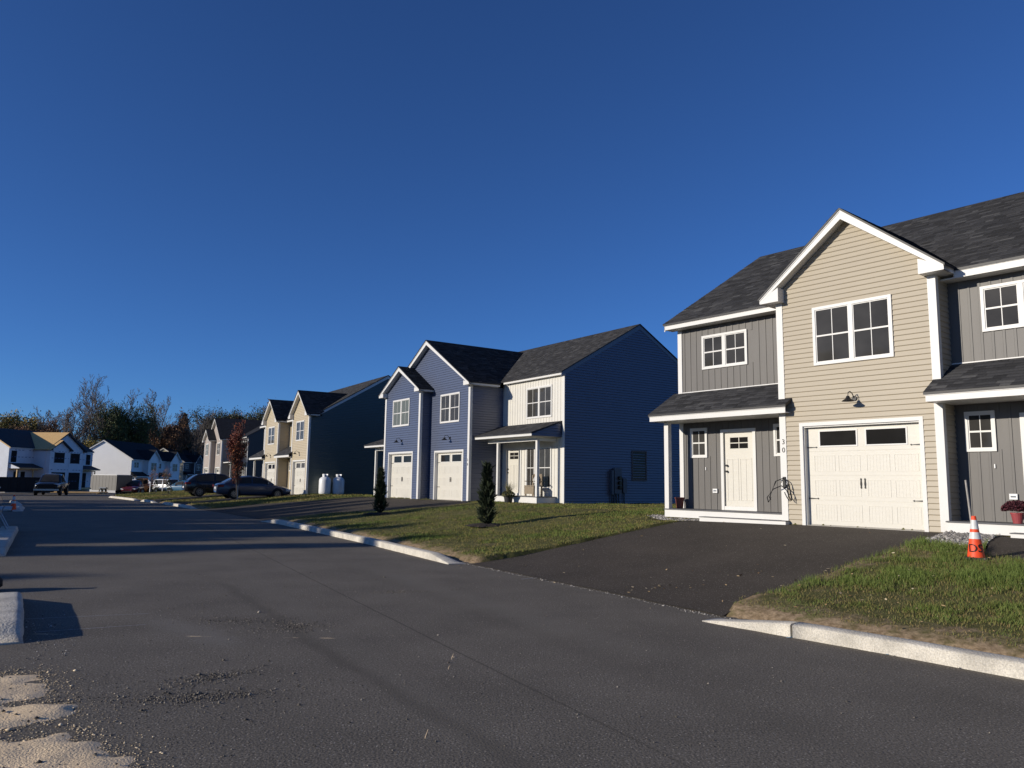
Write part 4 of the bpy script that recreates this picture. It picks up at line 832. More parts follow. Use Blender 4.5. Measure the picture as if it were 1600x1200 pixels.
def chair():
    x,y = w2('B',3.546+3.35,1.2); T = empty('porch_chair',(x,y,HP['B'][3]+.302),R(HP['B'][2]+8)); tag(T,'weathered wooden chair with a white cushion on the blue house porch','chair')
    for a in (-.26,.26):
        for b in (-.22,.22): MB().box(ID,a-.025,a+.025,b-.025,b+.025,0,.42 if b<0 else .9).build('leg','wood_chair',T)
    MB().box(ID,-.29,.29,-.27,.25,.42,.46).build('seat','wood_chair',T)
    for a in (-.29,.25): MB().box(ID,a,a+.05,-.28,.25,.62,.65).build('arm_rest','wood_chair',T)
    for k in range(5): MB().box(ID,-.24+k*.1,-.16+k*.1,.235,.26,.5,.95).build('slat','wood_chair',T)
    MB().box(ID,-.28,.28,-.27,-.245,.10,.41).build('front_panel','wood_chair',T)
    c = MB().lathe([(0,-.05),(.14,-.045),(.2,0),(.14,.045),(0,.05)],14); o = c.build('cushion','sack',None,smooth=True); o.location = Vector((x,y,HP['B'][3]+1.0))+Vector((.1,.12,0)); o.rotation_euler = (R(75),0,R(HP['B'][2])); tag(o,'white cushion leaning in the porch chair','cushion')
chair()
def tank(u, w, label):
    x,y = w2('C',u,w); T = empty('propane_tank',(x,y,gz(x,y)-.02)); tag(T,label,'gas tank',None)
    MB().lathe([(0,.02),(.22,.02),(.30,.06),(.375,.16),(.385,.3),(.385,.98),(.36,1.10),(.26,1.20),(.12,1.24),(0,1.25)],24).build('body','tank_white',T,smooth=True)
    MB().lathe([(.30,.0),(.30,.10),(.28,.10),(.28,0)],20).build('foot_ring','tank_white',T)
    n = 20; mb = MB()
    for k in range(15): q0,q1 = 2*math.pi*k/n,2*math.pi*(k+1)/n; mb.quad((.17*math.cos(q0),.17*math.sin(q0),1.2),(.17*math.cos(q1),.17*math.sin(q1),1.2),(.19*math.cos(q1),.19*math.sin(q1),1.42),(.19*math.cos(q0),.19*math.sin(q0),1.42))
    mb.build('valve_guard','tank_white',T); MB().tube([(0,0,1.24),(0,0,1.34)],.04,8).build('valve','meter_grey',T)
tank(4.45,1.05,'left of two upright white gas tanks by the teal wall'); tank(4.45,1.98,'right of two upright white gas tanks by the teal wall')
# ------------------------------------------------------------------ vehicles
def wheel(parent, x, y, r, wd, side, rim='rim', nsp=5):
    T = MB(); n = 22
    prof = [(r*.62,-.5),(r*.92,-.5),(r,-.38),(r,.38),(r*.92,.5),(r*.62,.5)]; base = 0
    for rr,o in prof:
        for j in range(n): q = 2*math.pi*j/n; T.v.append((x+rr*math.cos(q), y+o*wd, r+rr*math.sin(q)))
    for k in range(len(prof)-1):
        for j in range(n): T.f.append((k*n+j,k*n+(j+1)%n,(k+1)*n+(j+1)%n,(k+1)*n+j)); T.t.append(0)
    w = T.build('wheel','tyre',parent); mb = MB(); yo = y+side*wd*.40
    for k in range(nsp*2):
        q = 2*math.pi*k/(nsp*2); c,s = math.cos(q),math.sin(q); a = Vector((c,0,s)); b = Vector((-s,0,c))*(r*.075)
        for p0,p1 in ((a*r*.1,a*r*.62),): mb.quad(*[tuple(Vector((x,yo,r))+v) for v in (p0-b,p0+b,p1+b*.8,p1-b*.8)])
    ring = []
    for k in range(n): q0,q1 = 2*math.pi*k/n,2*math.pi*(k+1)/n; mb.quad(*[(x+rr*math.cos(q),yo+side*.004,r+rr*math.sin(q)) for rr,q in ((r*.58,q0),(r*.58,q1),(r*.66,q1),(r*.66,q0))])
    mb.build('rim',rim,w); d = MB()
    d.v = [(x+r*.6*math.cos(2*math.pi*k/n),yo-side*.03,r+r*.6*math.sin(2*math.pi*k/n)) for k in range(n)]; d.f = [tuple(range(n))]; d.t = [0]; d.build('brake_disc','tyre',w)
def car(name, label, loc, head, paint, body, green, wheels, r=.33, W_=.89, base=None, glass='glass', cat='car', arch=True, lights=True, extra=None):
    """body: (x, zlow, zbelt, ztop, halfwidth); green: [(x_base_rear,x_roof_rear,x_roof_front,x_base_front), z_base, z_roof, hw_base, hw_roof]; +x is the front"""
    T = empty(name, loc, head); tag(T,label,cat)
    V = []; n = 12
    for x,zl,zb,zt,hw in body:
        half = [(0,zl),(hw*.75,zl),(hw*.96,zl+.10),(hw,zl+(zb-zl)*.45),(hw*.985,zb-.05),(hw*.93,zb),(hw*.55,zt)]
        V += [(x,y,z) for y,z in half]+[(x,0,zt+.01)]+[(x,-y,z) for y,z in reversed(half[1:])]
    k = len(V)//len(body); Fc = []
    for i in range(len(body)-1):
        for j in range(k): Fc.append((i*k+j,i*k+(j+1)%k,(i+1)*k+(j+1)%k,(i+1)*k+j))
    Fc += [tuple(range(k)),tuple(reversed(range((len(body)-1)*k,len(body)*k)))]
    me = bpy.data.meshes.new('body'); me.from_pydata(V,[],Fc); me.materials.append(M[paint]); b = link('body',me,T); me.polygons.foreach_set('use_smooth',[True]*len(me.polygons))
    m = b.modifiers.new('s','SUBSURF'); m.levels = 2; m.render_levels = 2
    (xr,x1,x2,xf),zb,zr,hb,ht = green
    ts = np.linspace(0,1,5); st = []
    def roof(x):
        if x<x1: t = (x-xr)/(x1-xr); return zb+(zr-.05-zb)*math.sin(t*math.pi/2)**.9
        if x>x2: t = (xf-x)/(xf-x2); return zb+(zr-.04-zb)*math.sin(t*math.pi/2)**.95
        t = (x-x1)/(x2-x1); return zr-.05+.05*math.sin(math.pi*t)+.01*t
    xs = list(np.linspace(xr,x1,6))+list(np.linspace(x1,x2,6))[1:]+list(np.linspace(x2,xf,6))[1:]
    def hwid(x): z = roof(x); return hb+(ht-hb)*min(1,(z-zb)/(zr-zb))
    V = []
    for x in xs:
        z = roof(x); h = hwid(x); V += [(x,-hb,zb-.04),(x,-h,z-.02),(x,-h*.85,z+.008),(x,0,z+.025),(x,h*.85,z+.008),(x,h,z-.02),(x,hb,zb-.04)]
    Fc = [(i*7+j,i*7+j+1,(i+1)*7+j+1,(i+1)*7+j) for i in range(len(xs)-1) for j in range(6)]
    me = bpy.data.meshes.new('cabin'); me.from_pydata(V,[],Fc); me.materials.append(M[paint]); link('cabin',me,T); me.polygons.foreach_set('use_smooth',[True]*len(me.polygons))
    # side windows, windscreen, rear window
    def sidept(x,v,s): z = roof(x)-.02; y = hb+(hwid(x)-hb)*v; return (x,s*(y+.012),zb-.04+(z-zb+.04)*v)
    span = xf-xr; xm = (xr+xf)/2+.05*span
    for s in (-1,1):
        for a,c in ((xr+span*.16,xm-.04),(xm+.04,xf-span*.13)):
            mb = MB(); q = np.linspace(a,c,6)
            for i in range(5):
                mb.quad(sidept(q[i],.18,s),sidept(q[i+1],.18,s),sidept(q[i+1],.90 if roof(q[i+1])-zb>.2 else .8,s),sidept(q[i],.90 if roof(q[i])-zb>.2 else .8,s))
            mb.build('side_window',glass,T)
    for nm,(a,c) in (('rear_window',(xr+.08*(x1-xr),x1-.06)),('windscreen',(x2+.06,xf-.05*(xf-x2)))):
        mb = MB(); q = np.linspace(a,c,5); off = .03
        for i in range(4): mb.quad(*[(x,y,roof(x)+off) for x,y in ((q[i],-hwid(q[i])*.78),(q[i+1],-hwid(q[i+1])*.78),(q[i+1],hwid(q[i+1])*.78),(q[i],hwid(q[i])*.78))])
        mb.build(nm,glass,T)
    for x in wheels:
        for s in (-1,1):
            wheel(T,x,s*(W_-.07),r,.22,s)
            if arch:
                mb = MB(); nn = 12; pts = [(x+(r+.055)*math.cos(math.pi*k/nn),r+(r+.055)*math.sin(math.pi*k/nn)) for k in range(nn+1)]+[(x-r-.05,.2),(x+r+.05,.2)]
                mb.prism(lambda a,o,z: (a,o,z),pts,s*(W_-.24),s*(W_+.004)); mb.build('wheel_arch','tyre',T)
    x0,x9 = body[0][0],body[-1][0]; bz = body[1][2]; fz = body[-2][2]
    if lights:
        for s in (-1,1):
            MB().box(ID,x0+.0,x0+.34,s*W_*.62 if s>0 else s*W_*.97,s*W_*.97 if s>0 else s*W_*.62,bz-.16,bz-.02).build('tail_lamp','tail_lamp',T)
            MB().box(ID,x9-.42,x9-.06,s*W_*.50 if s>0 else s*W_*.90,s*W_*.90 if s>0 else s*W_*.50,fz-.10,fz+.02).build('headlamp','head_lamp',T)
            MB().box(ID,xf-.45,xf-.30,s*(W_+.0) if s>0 else s*(W_+.17),s*(W_+.17) if s>0 else s*W_,zb+.02,zb+.14).build('mirror',paint,T)
        MB().box(ID,x0-.012,x0+.1,-.26,.26,.62,.74).build('number_plate','plate',T)
        MB().box(ID,x9-.10,x9+.004,-.5,.5,.30,.42).build('grille','tyre',T)
    return T
SED = [(-2.31,.42,.78,.84,.60),(-2.24,.30,.90,.97,.78),(-1.9,.24,.95,1.01,.86),(-1.35,.22,.95,1.0,.885),(-.4,.19,.92,.96,.89),(.6,.19,.90,.93,.89),(1.1,.20,.88,.92,.885),(1.6,.22,.81,.87,.86),(2.05,.24,.68,.75,.80),(2.27,.30,.60,.64,.68),(2.32,.40,.55,.56,.5)]
SUVB = [(-2.3,.48,.92,.98,.66),(-2.22,.36,1.04,1.1,.82),(-1.8,.28,1.06,1.1,.9),(-1.3,.26,1.05,1.08,.92),(0,.24,1.02,1.05,.92),(1.0,.25,1.0,1.05,.92),(1.6,.27,.94,1.0,.9),(2.05,.30,.80,.88,.84),(2.27,.36,.70,.74,.72),(2.32,.46,.62,.64,.5)]
hC = R(HP['C'][2])+math.pi/2
p = place('C',3.05,-3.25); car('parked_sedan','grey-blue sedan parked side-on before the cream garages',(p[0],p[1],p[2]-.02),hC,'paint_sedan',SED,((-1.95,-.85,.12,1.18),.93,1.44,.80,.60),(-1.33,1.37),.325)
p = place('C',-4.9,-3.9); car('parked_crossover','black crossover with red tail lamps behind the grey-blue sedan',(p[0],p[1],p[2]-.02),hC,'paint_black',SUVB,((-2.15,-1.15,.05,1.15),1.04,1.66,.83,.62),(-1.35,1.38),.36,.92)
PKB = [(-2.8,.55,1.05,1.08,.8),(-2.7,.45,1.12,1.14,.95),(-1.0,.42,1.12,1.14,.98),(.6,.42,1.12,1.16,.99),(1.4,.42,1.12,1.18,.98),(2.3,.44,1.08,1.16,.96),(2.75,.46,1.0,1.08,.92),(2.84,.55,.9,.96,.8)]
T = car('pickup_truck','dark pickup truck facing the camera before the unfinished house',(-41.0,69.5,0),R(-68),'paint_navy',PKB,((-.9,-.75,.55,1.35),1.12,1.88,.90,.70),(-1.75,1.85),.42,.99,cat='truck')
MB().box(ID,2.80,2.86,-.62,.62,.62,.98).build('radiator_grille','tyre',T); MB().box(ID,2.78,2.88,-.95,.95,.44,.58).build('bumper','rim',T)
car('parked_car','white car cut off by the left picture edge',(-45.6,66.6,0),R(-35),'paint_white',SUVB,((-2.1,-1.2,.1,1.2),1.03,1.6,.83,.64),(-1.35,1.38),.35,.92)
JB = [(-2.05,.55,1.05,1.08,.78),(-2.0,.5,1.12,1.14,.84),(-.5,.5,1.12,1.14,.86),(.7,.5,1.12,1.15,.86),(1.0,.5,1.1,1.14,.82),(1.9,.52,1.05,1.1,.76),(2.0,.56,1.0,1.02,.7)]
T = car('jeep','boxy white off-roader with dark windows, far off before the white house',(-41.9,95.5,g0(95)+.05),R(-24),'paint_white',JB,((-2.0,-1.9,.55,.85),1.1,1.84,.80,.72),(-1.3,1.35),.40,.86,cat='car')
VB = [(-2.3,.5,1.15,1.2,.85),(-2.25,.45,1.2,1.24,.93),(0,.42,1.2,1.24,.95),(1.4,.45,1.15,1.2,.93),(2.2,.48,.98,1.05,.88),(2.35,.55,.85,.9,.75)]
T = car('work_van','white work van parked left of the off-roader',(-45.6,97.5,g0(97)+.05),R(-22),'paint_white',VB,((-2.28,-2.2,.75,1.6),1.18,1.8,.90,.80),(-1.4,1.5),.36,.95,cat='van')
car('parked_car','dark red car parked beside the grey trailer',(-44.4,92.0,g0(92)),R(275),'paint_red',SUVB,((-2.15,-1.3,.05,1.15),1.04,1.68,.83,.64),(-1.35,1.38),.36,.92)
car('parked_car','teal blue car half hidden behind the black crossover',(-38.6,92.0,g0(92)+.1),R(165),'paint_teal',SUVB,((-2.15,-1.3,.05,1.15),1.04,1.62,.83,.64),(-1.35,1.38),.35,.92)
def loader(loc, rz):
    T = empty('skid_loader',loc,rz); tag(T,'small orange loader between the dark red car and the white van','loader')
    MB().prism(lambda s,o,z:(s,o,z),[(-1.1,.35),(.9,.35),(1.0,.9),(.4,1.0),(-1.1,1.15)],-.6,.6).build('chassis','paint_orange',T)
    MB().prism(lambda s,o,z:(s,o,z),[(-.5,1.1),(.5,1.0),(.35,1.85),(-.45,1.9)],-.5,.5).build('cab','paint_orange',T); MB().box(ID,-.35,.36,-.52,.52,1.25,1.7).build('cab_window','glass_dark',T)
    for s in (-1,1): MB().tube([(-1.0,s*.72,1.3),(.6,s*.72,1.1),(1.3,s*.72,.4)],.08,6).build('lift_arm','paint_orange',T); [wheel(T,x,s*.72,.38,.25,s) for x in (-.65,.6)]
    MB().prism(lambda s,o,z:(s,o,z),[(1.2,.1),(1.8,.1),(1.35,.7),(1.2,.7)],-.85,.85).build('bucket','meter_grey',T)
loader((-44.0,92.6,float(g0(92))),R(250))
def trailer(loc, rz):
    T = empty('cargo_trailer',loc,rz,(.80,1,.95)); tag(T,'grey enclosed cargo trailer parked before the white house','trailer')
    MB().prism(lambda s,o,z:(s,o,z),[(-2.6,.45),(2.4,.45),(2.8,.8),(2.8,2.1),(2.5,2.3),(-2.6,2.3)],-1.05,1.05).build('box','trailer_grey',T)
    MB().box(ID,-2.64,-2.6,-.95,.95,.55,2.15).build('rear_door','trailer_grey',T)
    for s in (-1,1):
        MB().box(ID,-.75,.75,s*1.05 if s>0 else s*1.2,s*1.2 if s>0 else s*1.05,.7,.8).build('mudguard','meter_grey',T)
        for x in (-.38,.38): wheel(T,x,s*1.1,.33,.2,s)
        for x in np.linspace(-2.4,2.3,8): MB().box(ID,x,x+.04,s*1.05 if s>0 else s*1.062,s*1.062 if s>0 else s*1.05,.5,2.25).build('side_rib','trailer_grey',T)
    MB().tube([(2.7,0,.5),(3.9,0,.5)],.06,6).build('drawbar','meter_grey',T); MB().box(ID,-2.5,2.4,-1.0,1.0,2.301,2.36).build('roof_panel','white_trim',T)
trailer((-47.0,91.5,float(g0(91))),R(156))
def dumpster():
    T = empty('dumpster',(-47.8,76.5,float(g0(76))),R(35)); tag(T,'black waste container in front of the unfinished house porch','container')
    MB().prism(lambda s,o,z:(s,o,z),[(-2.4,.15),(2.4,.15),(2.7,1.5),(-2.5,1.5)],-1.1,1.1).build('box','dumpster_black',T)
    for x in np.linspace(-2.1,2.2,7): MB().box(ID,x,x+.1,-1.16,-1.1,.2,1.45).build('rib','dumpster_black',T)
    MB().box(ID,-2.55,2.75,-1.16,1.16,1.5,1.58).build('top_rail','dumpster_black',T)
dumpster()
def lumber_stack():
    T = empty('lumber_stack',(-44.6,80.5,float(g0(80))),R(12)); tag(T,'pale lumber lying on the ground before the unfinished house','lumber')
    for k in range(5): MB().box(ID,-2.6,2.6,-.5+k*.2,-.32+k*.2,.08,.20+.03*(k%2)).build('board','lumber',T)
    for s in (-1.8,1.8): MB().box(ID,s-.06,s+.06,-.55,.55,-.02,.079).build('bearer','lumber',T)
lumber_stack()
def bag():
    mb = MB().lathe([(0,0),(.16,.0),(.24,.06),(.25,.15),(.19,.24),(.10,.29),(.05,.36),(.07,.40),(0,.39)],14); 
    mb.v = [(x*1.25+.02*math.sin(9*z+x*8),y*.9+.02*math.sin(13*x),z) for x,y,z in mb.v]; o = mb.build('rubbish_bag','dumpster_black',None,smooth=True); o.location = (-7.42,11.0,0); o.rotation_euler = (0,0,.7)
    tag(o,'black bag at the left picture edge beyond the near kerb','bag')
bag()
def sawhorse():   # metal trestle at the very left edge
    T = empty('trestle',(-14.35,21.9,0),R(122)); tag(T,'grey metal trestle with planks at the left picture edge','trestle')
    for x in (-.7,.7):
        for s in (-1,1): MB().tube([(x,0,.62),(x+.05,s*.32,0)],.025,6).build('leg','rim',T)
    MB().box(ID,-.95,.95,-.06,.06,.6,.68).build('beam','rim',T)
    for k in range(3): MB().box(ID,-1.2,1.2,-.3+k*.21,-.12+k*.21,.69,.73).build('plank','sack',T)
sawhorse()
# ------------------------------------------------------------------ grass
def blades(name, pts, h, wdt, material, tone, label, zoff=0):
    n = len(pts); z = lawn_z(pts[:,0],pts[:,1])+zoff; a = rng.uniform(0,6.28,n); hh = h*np.exp(rng.normal(0,.28,n)) if np.ndim(h)==0 else h*np.exp(rng.normal(0,.28,n)); lean = rng.uniform(.1,.75,n)*hh; b = rng.uniform(0,6.28,n)
    dx,dy = np.cos(a)*wdt/2,np.sin(a)*wdt/2; p = np.c_[pts,z-.01]; k = np.c_[np.cos(b)*lean,np.sin(b)*lean,hh]
    m = p+k*[.38,.38,.6]; t = p+k; d = np.c_[dx,dy,np.zeros(n)]
    V = np.stack([p-d,p+d,m+d*.8,m-d*.8,t],1).reshape(-1,3); i = 5*np.arange(n)[:,None]
    Q = (i+np.array([[0,1,2,3]])); Tq = (i+np.array([[3,2,4,4]]))
    Fq = np.r_[np.c_[i,i+1,i+2],np.c_[i,i+2,i+3],np.c_[i+3,i+2,i+4]]
    return tag(big(name,V,Fq,material,tone=np.tile(tone,3)),label,'grass',kind='stuff')
def scatter(x0,x1,y0,y1,n): return np.c_[rng.uniform(x0,x1,n),rng.uniform(y0,y1,n)]
def inhouse(p):
    m = np.zeros(len(p),bool)
    for P in HOUSES: m |= inpoly(p[:,0],p[:,1],P)
    return m
def pnoise(p, s, seed=0):
    r = np.random.default_rng(seed); v = np.zeros(len(p))
    for k in range(5): a = r.uniform(0,6.28); f = s*(1.6**k); v += np.sin(p[:,0]*math.cos(a)*f+p[:,1]*math.sin(a)*f+r.uniform(0,6.28))*np.sin(-p[:,0]*math.sin(a)*f*.9+p[:,1]*math.cos(a)*f*.9+r.uniform(0,6.28))/(1.35**k)
    return v
# near strip between the drive and the road: long green grass thinning to bare soil at the kerb
p = scatter(2.5,13,4,16.5,520000); s_ = sdist(p[:,0],p[:,1]); p = p[(s_>.36)&(s_<8.5)&~covered(p[:,0],p[:,1])&~inhouse(p)]
ua = tol('A',p[:,0],p[:,1]); p = p[(ua[0]>3.7)]; s_ = sdist(p[:,0],p[:,1]); nz = pnoise(p,1.7,3)+.6*pnoise(p,6,8)
ua = tol('A',p[:,0],p[:,1]); edge = np.clip((ua[0]-3.9)/.9,0,1)
dens = np.clip((s_-.30)/1.3,.42,1)*np.clip(.66+.6*nz,.14,1)*(.35+.65*edge); keep = rng.random(len(p))<dens; p = p[keep]; nz = nz[keep]; s_ = s_[keep]
p, nz, s_ = p[:170000], nz[:170000], s_[:170000]
blades('grass', p, .028+.046*np.clip((s_-.6)/2.2,0,1)*np.clip(.75+.5*nz,.2,1.5), .0065, 'grass_green', np.clip(.14+.34*nz+.45*np.clip((s_-.6)/1.6,0,1)+rng.normal(0,.27,len(p)),0,1), 'long green grass on the strip beside the traffic cone')
# lawn before the blue house
p = scatter(-9.5,9,13,38,420000); s_ = sdist(p[:,0],p[:,1]); ua = tol('A',p[:,0],p[:,1]); ub = tol('B',p[:,0],p[:,1])
k = (s_>.32)&~covered(p[:,0],p[:,1])&~inhouse(p)&(ua[0]<0)&(ub[1]<10)&((ua[0]<-2.3)|(ua[1]<-8)); p = p[k]; nz = pnoise(p,1.1,5)+.5*pnoise(p,5,6); dist = np.hypot(p[:,0],p[:,1])
keep = rng.random(len(p))<np.clip(1.6-dist/26,.35,1)*np.clip(.75+.35*nz,.3,1); p = p[keep][:150000]; nz = nz[keep][:150000]
blades('grass', p, .038*np.clip(1+.3*nz,.5,1.6), .010, 'grass_dry', np.clip(.55+.30*nz+rng.normal(0,.26,len(p)),0,1), 'short yellowing lawn between the road and the blue house')
p = scatter(-36,0,38,75,260000); s_ = sdist(p[:,0],p[:,1]); k = (s_>.32)&(s_<22)&~covered(p[:,0],p[:,1])&~inhouse(p); p = p[k][:70000]
blades('grass', p, .05, .03, 'grass_dry', np.clip(.5+.3*pnoise(p,.8,5)+rng.normal(0,.22,len(p)),0,1), 'short lawn beyond the blue garages drive and around the cream house')
# fallen leaves
pl = np.r_[blob((2.1,11.95),.22,16,.3,.6), blob((2.6,11.9),.28,20,.3,.6), scatter(-2,9,9,20,130), scatter(3,10,7,13,170), scatter(-6,5,17,33,160)]
pl = pl[(sdist(pl[:,0],pl[:,1])>-.6)&~inhouse(pl)]; cv = covered(pl[:,0],pl[:,1]); z = np.where(sdist(pl[:,0],pl[:,1])<.05,.01,np.where(cv, zd(pl[:,0],pl[:,1])+.022, lawn_z(pl[:,0],pl[:,1])+.06))
V,Fc = leaves(len(pl), np.c_[pl,z], .024, asp=.7); V = V.reshape(-1,4,3); V[:,:,2] = z[:,None]+(V[:,:,2]-z[:,None])*.35; tag(big('fallen_leaves',V.reshape(-1,3),Fc,'fallen_leaf',tone=rng.random(len(pl))),'dry leaves scattered on the drive and lawns','leaves',kind='stuff')
# ------------------------------------------------------------------ trees
def skeleton(h, seed, spread=.5, levels=5, trunk=.16, fork=.35, up=.25, nsub=(3,4), clear=.25):
    """-> list of (p0,p1,r0,r1) segments and twig ends"""
    r = random.Random(seed); segs = []; ends = []
    def grow(p, d, L, rad, lv):
        n = 4 if lv<2 else 3; q = p.copy(); step = L/n
        for i in range(n):
            d = (d+Vector((r.gauss(0,.10),r.gauss(0,.10),up*.22))).normalized(); e = q+d*step; r0 = rad*(1-.55*i/n); r1 = rad*(1-.55*(i+1)/n)
            segs.append((q.copy(),e.copy(),r0,r1)); q = e
            if lv<levels and (lv>0 or (i+1)/n>clear):
                for _ in range(r.choice(nsub) if i<n-1 else max(nsub)):
                    if r.random()<.62 or i==n-1:
                        ax = Vector((r.gauss(0,1),r.gauss(0,1),r.gauss(0,.35))); ax -= ax.dot(d)*d; ax.normalize(); nd = (d*(1-spread*r.uniform(.6,1.2))+ax*spread*r.uniform(.8,1.3)).normalized()
                        grow(q, nd, L*r.uniform(.42,.68)*(1 if lv else .9), r1*r.uniform(.45,.7), lv+1)
        if lv>=levels-1: ends.append(q.copy())
    grow(Vector((0,0,-.2)), Vector((0,0,1)), h*.52, h*trunk*.11, 0); return segs, ends
def wood(segs, top, minr=.012):
    V = []; Fc = []
    for p,q,r0,r1 in segs:
        n = 6 if r0>.12 else (4 if r0>.04 else 3); r0, r1 = max(r0,minr), max(r1,minr*.7); t = (q-p).normalized(); a = t.cross(Vector((0,0,1)) if abs(t.z)<.9 else Vector((1,0,0))).normalized(); b = t.cross(a); i = len(V)
        for c,rr in ((p,r0),(q,r1)):
            for j in range(n): w = 6.2832*j/n; V.append(tuple(c+(a*math.cos(w)+b*math.sin(w))*rr))
        Fc += [(i+j,i+(j+1)%n,i+n+(j+1)%n,i+n+j) for j in range(n)]
    me = bpy.data.meshes.new('trunk'); me.from_pydata(V,[],Fc); return me
def fan(h, seed, limbs=4, split=.34, lean=.42, dens=1.0):
    r = random.Random(seed); segs = []; ends = []
    def branch(p, d, L, rad, lv, n):
        q = p.copy(); st = L/n
        for i in range(n):
            d = (d+Vector((r.gauss(0,.09),r.gauss(0,.09),.10 if lv<3 else .05))).normalized(); e = q+d*st; r0,r1 = rad*(1-.8*i/n),rad*(1-.8*(i+1)/n); segs.append((q.copy(),e.copy(),r0,r1)); q = e
            if lv<4 and i>=(1 if lv==1 else 0):
                for _ in range(r.choice((2,2,3)) if lv==1 else r.choice((1,2,2))):
                    if r.random()<dens:
                        ax = Vector((r.gauss(0,1),r.gauss(0,1),r.gauss(0,.4))); ax -= ax.dot(d)*d; ax.normalize(); a = r.uniform(.38,.80); branch(q,(d*math.cos(a)+ax*math.sin(a)).normalized(),L*r.uniform(.30,.48)*(1-.45*i/n),r1*.5,lv+1,max(3,n-2))
        ends.append(q.copy())
    tr = h*.017; top = Vector((r.gauss(0,.2),r.gauss(0,.2),h*split)); m = Vector((0,0,h*split*.5)); segs.append((Vector((0,0,-.3)),m,tr,tr*.85)); segs.append((m,top,tr*.85,tr*.75))
    for k in range(limbs):
        a = 6.283*k/limbs+r.uniform(-.5,.5); t = lean*r.uniform(.5,1.25) if k else .08; branch(top-Vector((0,0,h*.06*k/limbs)),Vector((math.cos(a)*math.sin(t),math.sin(a)*math.sin(t),math.cos(t))),h*(1-split)*r.uniform(.82,1.0),tr*r.uniform(.42,.6),1,7)
    return segs, ends
PROTO = {}
def proto(key, h, seed, bark='bark', leaf=None, nleaf=0, lsize=.35, **kw):
    segs, ends = fan(h, seed, **kw) if 'limbs' in kw else skeleton(h, seed, **kw); zmax = max(e.z for e in ends); k = h/zmax; segs = [(p*k,q*k,r0,r1) for p,q,r0,r1 in segs]; ends = [e*k for e in ends]
    me = wood(segs,h,.030 if h>6 else .006); me.materials.append(M[bark]); lm = None
    if leaf:
        E = np.array(ends); c = E[rng.integers(0,len(E),nleaf)]+rng.normal(0,h*.028,(nleaf,3)); c[:,2] = np.maximum(c[:,2],h*.15); V,Fc = leaves(nleaf,c,lsize,asp=.75)
        hn = (c[:,2]-c[:,2].min())/(np.ptp(c[:,2])+1e-6); cl = .5+.5*np.sin(c[:,0]*1.9)*np.cos(c[:,1]*2.3+c[:,2]*1.7)
        o = big('crown',V,Fc,leaf,tone=np.clip(.55*rng.random(nleaf)+.45*cl,0,1)); lm = o.data; bpy.data.objects.remove(o)
    PROTO[key] = (h,me,lm)
def conifer(key, h, seed, r=.2, n=2600, leaf='leaf_conifer', open_=0.0, ls=.5):
    rr = np.random.default_rng(seed); mb = MB().tube([(0,0,-.2),(0,0,h*.5),(0,0,h*.98)],[h*.014,h*.009,.02],6); me = bpy.data.meshes.new('trunk'); me.from_pydata(mb.v,[],mb.f); me.materials.append(M['bark'])
    t = rr.random(n)**.8*(1-.12)+.12; a = rr.uniform(0,6.28,n); whorl = .72+.4*np.sin(t*h*2.4+rr.normal(0,.35,n)+np.floor(a*2)*1.3); rad = h*r*(1-t)**.75*np.clip(whorl,.1,1.2)*rr.uniform(.25,1,n)**.55
    c = np.c_[rad*np.cos(a),rad*np.sin(a),t*h-rad*.12]; V,Fc = leaves(n,c,ls,asp=.55); o = big('crown',V,Fc,leaf,tone=np.clip(rr.random(n)*.6+.4*rad/(h*r),0,1)); lm = o.data; bpy.data.objects.remove(o); PROTO[key] = (h,me,lm)
def tree(key, x, y, h, label, rz=0, group=None, wide=1., name='tree'):
    h0,tm,lm = PROTO[key]; k = h/h0; T = empty(name,(x,y,float(g0(y))-.1),rz,(k*wide,k*wide,k)); tag(T,label,'tree',group); link('trunk',tm,T)
    if lm: link('crown',lm,T)
    return T
proto('bare_big', 22, 11, 'bark_grey', limbs=5, split=.30, lean=.5); proto('bare', 19, 23, 'bark_grey', limbs=3, split=.42, lean=.38, dens=.9); proto('bare2', 17, 31, 'twig', limbs=5, split=.26, lean=.6)
proto('thin', 17, 41, 'bark_grey', spread=.34, levels=4, nsub=(1,2,3), up=.5, clear=.5)
proto('green', 16, 51, 'bark', 'leaf_green', 42000, .15, spread=.62, levels=4, nsub=(3,4)); proto('russet', 16, 61, 'bark', 'leaf_russet', 30000, .15, spread=.6, levels=4, nsub=(3,4)); proto('yellow', 13, 71, 'bark', 'leaf_yellow', 30000, .15, spread=.62, levels=4, nsub=(3,4), clear=.1)
proto('pine', 19, 55, 'bark', 'leaf_conifer', 36000, .17, spread=.66, levels=4, nsub=(3,4), up=.12, clear=.35); conifer('spruce', 16, 9, .2, 7000, ls=.40)
proto('maple', 4.9, 81, 'bark_grey', 'leaf_maple', 8500, .055, spread=.30, levels=4, nsub=(3,4), up=.55, clear=.2); proto('sapling', 2.9, 91, 'twig', 'leaf_maple', 60, .06, spread=.3, levels=3, nsub=(2,3), up=.6, clear=.5)
def on_px(px, Y, z=None):   # ground position under a picture column (1600 px wide) at depth Y
    return (px-800+7.0)/1202.1*Y*1.0084
